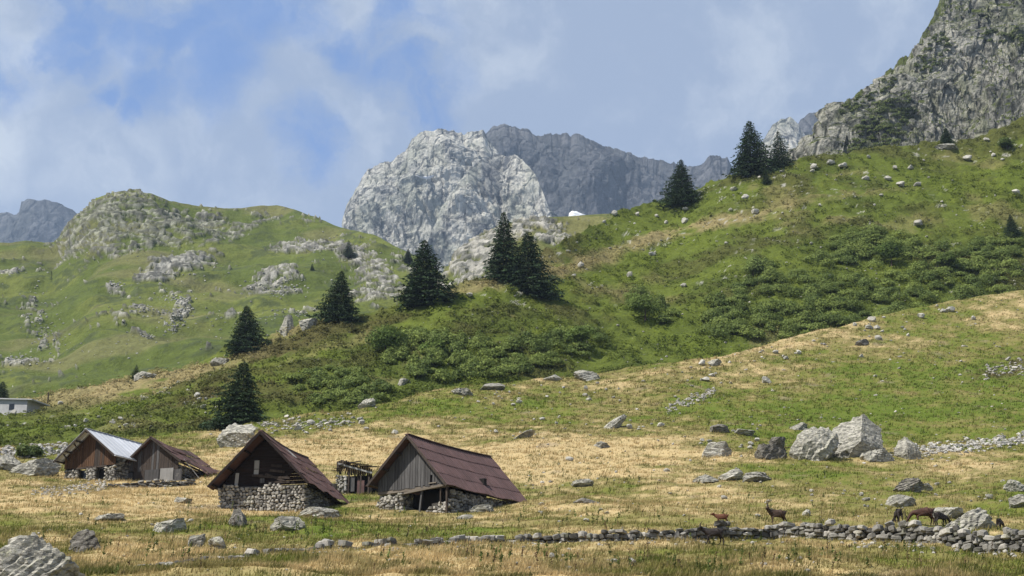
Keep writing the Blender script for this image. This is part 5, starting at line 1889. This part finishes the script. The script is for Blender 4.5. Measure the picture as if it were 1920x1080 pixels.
tr = obj('dead_tree', trunk_mesh(True), None, loc=l, scale=(52 * m_per_px(l) * .7, 52 * m_per_px(l) * .7, 52 * m_per_px(l)))
tag(tr, 'thin bare dead sapling left of the tall broad spruce', 'dead tree')


# ------------------------------------------------------------------ shrubs, heath mats and grass
def leaf_mass(centers, sizes, cols, per, leaf, flat=1.0, seed=0, up=0.35):
    """many leaf-sized triangles spread through the outer volume of each clump"""
    r = np.random.default_rng(seed)
    n = len(centers)
    idx = np.repeat(np.arange(n), per)
    d = r.normal(size=(len(idx), 3))
    d /= np.linalg.norm(d, axis=1)[:, None]
    d[:, 2] = np.abs(d[:, 2]) * 1.0 - 0.15
    lump = 1 + 0.35 * fbm(d * 1.7 + centers[idx] * 3.1, 1.0, 2)
    rad = r.uniform(0.35, 1.0, len(idx)) ** 0.45 * lump
    p = centers[idx] + d * rad[:, None] * sizes[idx] * np.array([1, 1, flat])
    ln = leaf * r.uniform(.6, 1.4, len(idx))
    nn = d + r.normal(size=d.shape) * .38 + np.array([0, 0, up])
    nn /= np.linalg.norm(nn, axis=1)[:, None]
    o = np.cross(nn, r.normal(size=d.shape))
    o /= np.linalg.norm(o, axis=1)[:, None] + 1e-9
    c = np.cross(nn, o)
    w = (ln * r.uniform(.3, .55, len(idx)))[:, None]
    V = np.stack([p - c * w, p + c * w, p + o * ln[:, None]], 1).reshape(-1, 3)
    C = cols[idx] * r.uniform(.7, 1.3, len(idx))[:, None]
    return V, np.repeat(C, 3, 0)


def shrub_mesh(name, V, C, mat='leaves'):
    return np_mesh(name, V, np.arange(len(V)).reshape(-1, 3), False, C), M[mat]


def thicket(spots, label, seed, leaf=.33, hgt=(1.1, 3.4)):
    cs, ss, cc = [], [], []
    r = np.random.default_rng(seed)
    for (px, v, w) in spots:
        try:
            l, n = hit('hill', px, v, 2)
        except RuntimeError:
            continue
        W = w * m_per_px(l)
        H = r.uniform(*hgt) * min(1, W / 1.6)
        cs.append((l.x, l.y, l.z + .15 * H))
        ss.append((W * .55, W * .55, H * .75))
        k = r.uniform(0, 1)
        cc.append(np.array([.105, .145, .038]) * (1 - k) + np.array([.215, .265, .065]) * k)
    V, C = leaf_mass(np.array(cs), np.array(ss), np.array(cc), 480, leaf, 1.0, seed, .15)
    me, m = shrub_mesh('shrubbery', V, C)
    tag(obj('shrubbery', me, m), label, 'thicket', None, 'stuff')


def poly_fill(n, poly, lo, hi):
    from random import uniform
    xs = [p[0] for p in poly]
    ys = [p[1] for p in poly]
    out = []
    while len(out) < n:
        x, y = uniform(min(xs), max(xs)), uniform(min(ys), max(ys))
        c = False
        j = len(poly) - 1
        for i in range(len(poly)):
            if (ys[i] > y) != (ys[j] > y) and x < (xs[j] - xs[i]) * (y - ys[i]) / (ys[j] - ys[i]) + xs[i]:
                c = not c
            j = i
        if c:
            out.append((x, y, uniform(lo, hi)))
    return out


thicket(poly_fill(270, [(1160, 560), (1215, 545), (1270, 580), (1340, 560), (1400, 530), (1480, 520), (1540, 470), (1620, 440), (1700, 440), (1760, 480), (1840, 470), (1920, 480), (1960, 560), (1800, 575), (1650, 600), (1500, 635), (1400, 640), (1300, 632), (1200, 590)], 22, 46),
        'broad alder thicket filling the gully on the right', 21)
thicket(poly_fill(40, [(1560, 450), (1640, 432), (1690, 470), (1560, 500)], 24, 44) + poly_fill(14, [(1395, 500), (1450, 500), (1450, 535), (1395, 535)], 20, 36) + poly_fill(34, [(1740, 470), (1920, 440), (1920, 500), (1780, 510)], 20, 40),
        'looser alder bushes along the upper edge of the right gully', 22)
thicket(poly_fill(128, [(690, 640), (760, 612), (850, 640), (930, 640), (1000, 640), (1100, 615), (1130, 640), (1110, 665), (1010, 700), (900, 715), (790, 720), (730, 690), (690, 670)], 22, 40),
        'alder thicket on the lower slope below the middle spruces', 23)
thicket(poly_fill(55, [(540, 700), (600, 690), (680, 700), (740, 730), (700, 758), (600, 768), (560, 740)], 20, 36), 'low alder bushes at the hill foot behind the barns', 24, .28, (.9, 1.8))


def bush(px, v, wpx, hpx, label, seed, tone=(.058, .082, .019), layer='hill'):
    l, n = hit(layer, px, v)
    s = m_per_px(l)
    r = np.random.default_rng(seed)
    W, H = wpx * s * .5, hpx * s
    cs = np.array([[r.normal(0, W * .38), r.normal(0, W * .3), H * r.uniform(.25, .6)] for k in range(9)])
    ss = np.array([[W * r.uniform(.4, .65)] * 2 + [H * r.uniform(.35, .5)] for k in range(9)])
    V, C = leaf_mass(cs, ss, np.tile(np.array(tone) * 2.3, (9, 1)) * r.uniform(.75, 1.25, 9)[:, None], 330, .34, 1.0, seed)
    root = thing('bush', label, 'bush', l, 0, 'single bushes')
    me, m = shrub_mesh('foliage', V, C)
    obj('foliage', me, m, root)
    obj('stem', TRUNK, None, root, scale=(H * 1.5, H * 1.5, H * .7))


bush(1090, 652, 72, 46, 'rounded dense alder bush at the right end of the middle thicket', 31)
bush(722, 668, 80, 62, 'big dark alder bush at the upper left of the middle thicket', 32, (.042, .062, .014))
bush(1412, 520, 46, 50, 'upright pale leaved bush standing above the gully thicket', 33, (.09, .115, .034))
bush(1672, 500, 60, 56, 'tall dark alder at the top of the gully thicket', 34, (.038, .058, .013))
bush(1780, 512, 44, 40, 'dark bush in the upper right of the gully', 35, (.038, .054, .013))
bush(1210, 600, 90, 60, 'rounded bush at the left end of the gully thicket', 36, (.058, .08, .018))
bush(815, 668, 40, 36, 'small bush in the middle thicket beside the big dark one', 37)
bush(50, 858, 46, 24, 'small green bush in the grey rubble at the left edge', 38, (.07, .09, .03), 'meadow')
bush(1890, 280, 44, 24, 'low dark bush high on the slope at the right edge', 39, (.042, .058, .014))

# heath mats: low dwarf shrubs that break up the hill surface
P, PX, V, mats, HC = HILL
r = np.random.default_rng(5)
nr, nc = PX.shape
ii = r.integers(2, nr - 5, 90000)
jj = r.integers(14, nc - 15, 90000)
ok = (mats[ii, jj] > .25 * r.uniform(0, 1.6, len(ii))) & (PX[ii, jj] > -60) & (PX[ii, jj] < 1980)
ii, jj = ii[ok][:12500], jj[ok][:12500]
cen = P[ii, jj] + r.normal(size=(len(ii), 3)) * np.array([.5, .5, 0.02])
col = HC[ii, jj] * r.uniform(.85, 1.5, len(ii))[:, None]
siz = np.stack([r.uniform(.5, 1.2, len(ii))] * 2 + [r.uniform(.25, .5, len(ii))], -1)
Vv, Cc = leaf_mass(cen, siz, col, 13, .34, 1.0, 6, .5)
me, m = shrub_mesh('dwarf_shrubs', Vv, Cc)
tag(obj('dwarf_shrubs', me, m), 'low bilberry and heather mats covering the middle hill', None, None, 'stuff')


def in_foot(X, Y):
    bad = np.zeros(len(X), bool)
    for (o, ux, uy, hw, L, oh) in FOOT:
        dx, dy = X - o.x, Y - o.y
        u = dx * ux.x + dy * ux.y
        w = dx * uy.x + dy * uy.y
        bad |= (np.abs(u) < hw * .9) & (w > -.15) & (w < L)
    return bad


def grass_tufts():
    P, PX, V, C = MEADOW
    r = np.random.default_rng(8)
    nr, nc = PX.shape
    N = 150000
    i = 6 + (nr - 11) * r.uniform(0, 1, N) ** 1.15
    j = r.uniform(10, nc - 12, N)
    i[:7000] = r.uniform(6.0, 10.5, 7000)
    i0, j0 = i.astype(int), j.astype(int)
    fi, fj = (i - i0)[:, None], (j - j0)[:, None]

    def s(A):
        return (A[i0, j0] * (1 - fi) + A[i0 + 1, j0] * fi) * (1 - fj) + (A[i0, j0 + 1] * (1 - fi) + A[i0 + 1, j0 + 1] * fi) * fj
    p, c = s(P), s(C)
    pxx = s(PX[..., None])[:, 0]
    ok = (pxx > -70) & (pxx < 1990) & ~in_foot(p[:, 0], p[:, 1])
    p, c = p[ok], c[ok]
    n = len(p)
    patch = fbm(p, 0.25, 3)
    h = (.10 + .22 * r.uniform(0, 1, n) ** 1.8) * np.clip(1 + .7 * patch, .35, 1.7)
    h *= 0.9 + 0.5 * sstep(90, 260, p[:, 1])
    c = c * r.uniform(.85, 1.5, n)[:, None]
    dk = sstep(.12, .4, fbm(p + 61, .55, 3)) * .75
    c = c * (1 - dk[:, None]) + dk[:, None] * np.array([.085, .105, .022])
    st = r.uniform(0, 1, n) < .16
    c[st] = c[st] * .45 + STRAW * .7
    k = 5
    idx = np.repeat(np.arange(n), k)
    m = len(idx)
    a = r.uniform(0, 6.283, m)
    sp = (0.10 + .12 * r.uniform(0, 1, m))
    base = p[idx] + np.stack([np.cos(a) * sp, np.sin(a) * sp, 0 * a - .04], -1)
    L = h[idx] * r.uniform(.6, 1.2, m)
    wind = np.array([.22, .0, 0])
    lean = np.stack([np.cos(a), np.sin(a), 0 * a], -1) * r.uniform(.05, .5, m)[:, None] + wind
    tip = base + np.stack([lean[:, 0] * L, lean[:, 1] * L, L], -1)
    wv = r.uniform(.018, .045, m) * (0.8 + 1.0 * sstep(90, 260, p[idx, 1]))
    b2 = a + 1.57 + r.normal(0, .5, m)
    off = np.stack([np.cos(b2) * wv, np.sin(b2) * wv, 0 * a], -1)
    Vv = np.stack([base - off, base + off, tip], 1).reshape(-1, 3)
    cc = np.repeat(c[idx] * r.uniform(.82, 1.2, m)[:, None], 3, 0)
    me = np_mesh('grass', Vv, np.arange(len(Vv)).reshape(-1, 3), False, cc)
    tag(obj('grass', me, M['grass']), 'dry and green grass tufts covering the meadow', None, None, 'stuff')


grass_tufts()


def weeds():
    """brown dock stalks and leafy green weeds standing above the grass"""
    r = np.random.default_rng(9)
    T, C = [], []
    for k in range(420):
        if r.uniform() < .6:
            cx, cv, sx, sv = [(1300, 975, 260, 14), (700, 985, 200, 12), (1180, 1062, 120, 8), (280, 1020, 120, 18), (1550, 1050, 160, 12), (950, 1050, 60, 5), (1000, 900, 120, 20), (520, 1000, 90, 10)][int(r.integers(0, 8))]
            px, v = r.normal(cx, sx), r.normal(cv, sv)
        else:
            px, v = r.uniform(10, 1910), r.uniform(870, 1078)
        if not (0 < px < 1930 and 850 < v < 1079):
            continue
        try:
            l, n = hit('meadow', px, v, 1)
        except RuntimeError:
            continue
        p = np.array(l)
        if in_foot(p[None, 0], p[None, 1])[0]:
            continue
        brown = r.uniform() < .45
        H = r.uniform(.3, .75)
        tone = np.array([.12, .08, .045]) if brown else np.array([.11, .14, .04])
        tone = tone * r.uniform(.7, 1.4)
        lean = r.normal(0, .1, 3) * np.array([1, 1, 0]) + np.array([.06, 0, 0])
        for q in range(14 if brown else 22):
            f = r.uniform(.35, 1.0) if brown else r.uniform(0, .9)
            b = p + np.array([0, 0, H * f]) + lean * H * f
            d = r.normal(size=3) * np.array([1, 1, .6]) + np.array([0, 0, .5 if brown else .35])
            d /= np.linalg.norm(d)
            c = np.cross(d, r.normal(size=3))
            c /= np.linalg.norm(c) + 1e-9
            ln = r.uniform(.05, .10) if brown else r.uniform(.08, .17) * (1.1 - .5 * f)
            T.append([b - c * ln * .35, b + c * ln * .35, b + d * ln])
            C.append(tone * r.uniform(.7, 1.3))
        T.append([p - np.array([.012, 0, .05]), p + np.array([.012, 0, -.05]), p + np.array([0, 0, H]) + lean * H])
        C.append(tone)
    V = np.array(T).reshape(-1, 3)
    me = np_mesh('weeds', V, np.arange(len(V)).reshape(-1, 3), False, np.repeat(np.array(C), 3, 0))
    tag(obj('weeds', me, M['leaves']), 'brown dock stalks and leafy weeds standing in the meadow grass', None, None, 'stuff')


weeds()


def cliff_shrubs():
    cs, ss, cc = [], [], []
    r = np.random.default_rng(41)
    for (px, v, w) in poly_fill(120, [(1590, 290), (1610, 230), (1640, 190), (1700, 170), (1720, 215), (1690, 260), (1660, 285)], 10, 22) + poly_fill(36, [(1560, 215), (1660, 140), (1690, 150), (1600, 215)], 6, 14) + poly_fill(40, [(1700, 130), (1760, 60), (1790, 80), (1740, 150)], 6, 12) + poly_fill(30, [(1840, 60), (1919, 50), (1919, 80), (1850, 80)], 6, 14):
        try:
            l, n = hit('cliff', px, v, 2)
        except RuntimeError:
            continue
        W = w * m_per_px(l)
        cs.append((l.x, l.y - .2, l.z + .3))
        ss.append((W * .5, W * .5, r.uniform(.7, 1.5)))
        k = r.uniform(0, 1)
        cc.append(np.array([.10, .13, .05]) * (1 - k) + np.array([.17, .20, .07]) * k)
    V, C = leaf_mass(np.array(cs), np.array(ss), np.array(cc), 110, .5, 1.0, 41)
    me, m = shrub_mesh('shrubbery', V, C)
    tag(obj('shrubbery', me, m), 'green shrubs clinging to ledges of the cliff', 'shrubs', None, 'stuff')


cliff_shrubs()

# ------------------------------------------------------------------ haze
def build_haze():
    x0, x1, y0, y1, z0, z1 = -7000, 7000, -130, 6500, -60, 2100
    V = [(x, y, z) for x in (x0, x1) for y in (y0, y1) for z in (z0, z1)]
    Fc = [(0, 1, 3, 2), (4, 6, 7, 5), (0, 4, 5, 1), (2, 3, 7, 6), (0, 2, 6, 4), (1, 5, 7, 3)]
    m = bpy.data.materials.new('haze_air')
    m.use_nodes = True
    t = NT(m.node_tree)
    pv = t.n('ShaderNodeVolumePrincipled')
    pv.inputs['Color'].default_value = (0.60, 0.77, 1.0, 1)
    pv.inputs['Density'].default_value = 0.00007
    pv.inputs['Anisotropy'].default_value = 0.1
    out = t.n('ShaderNodeOutputMaterial')
    t.t.links.new(pv.outputs[0], out.inputs['Volume'])
    tag(obj('haze', np_mesh('haze', V, Fc, False), m), kind='stuff')


build_haze()
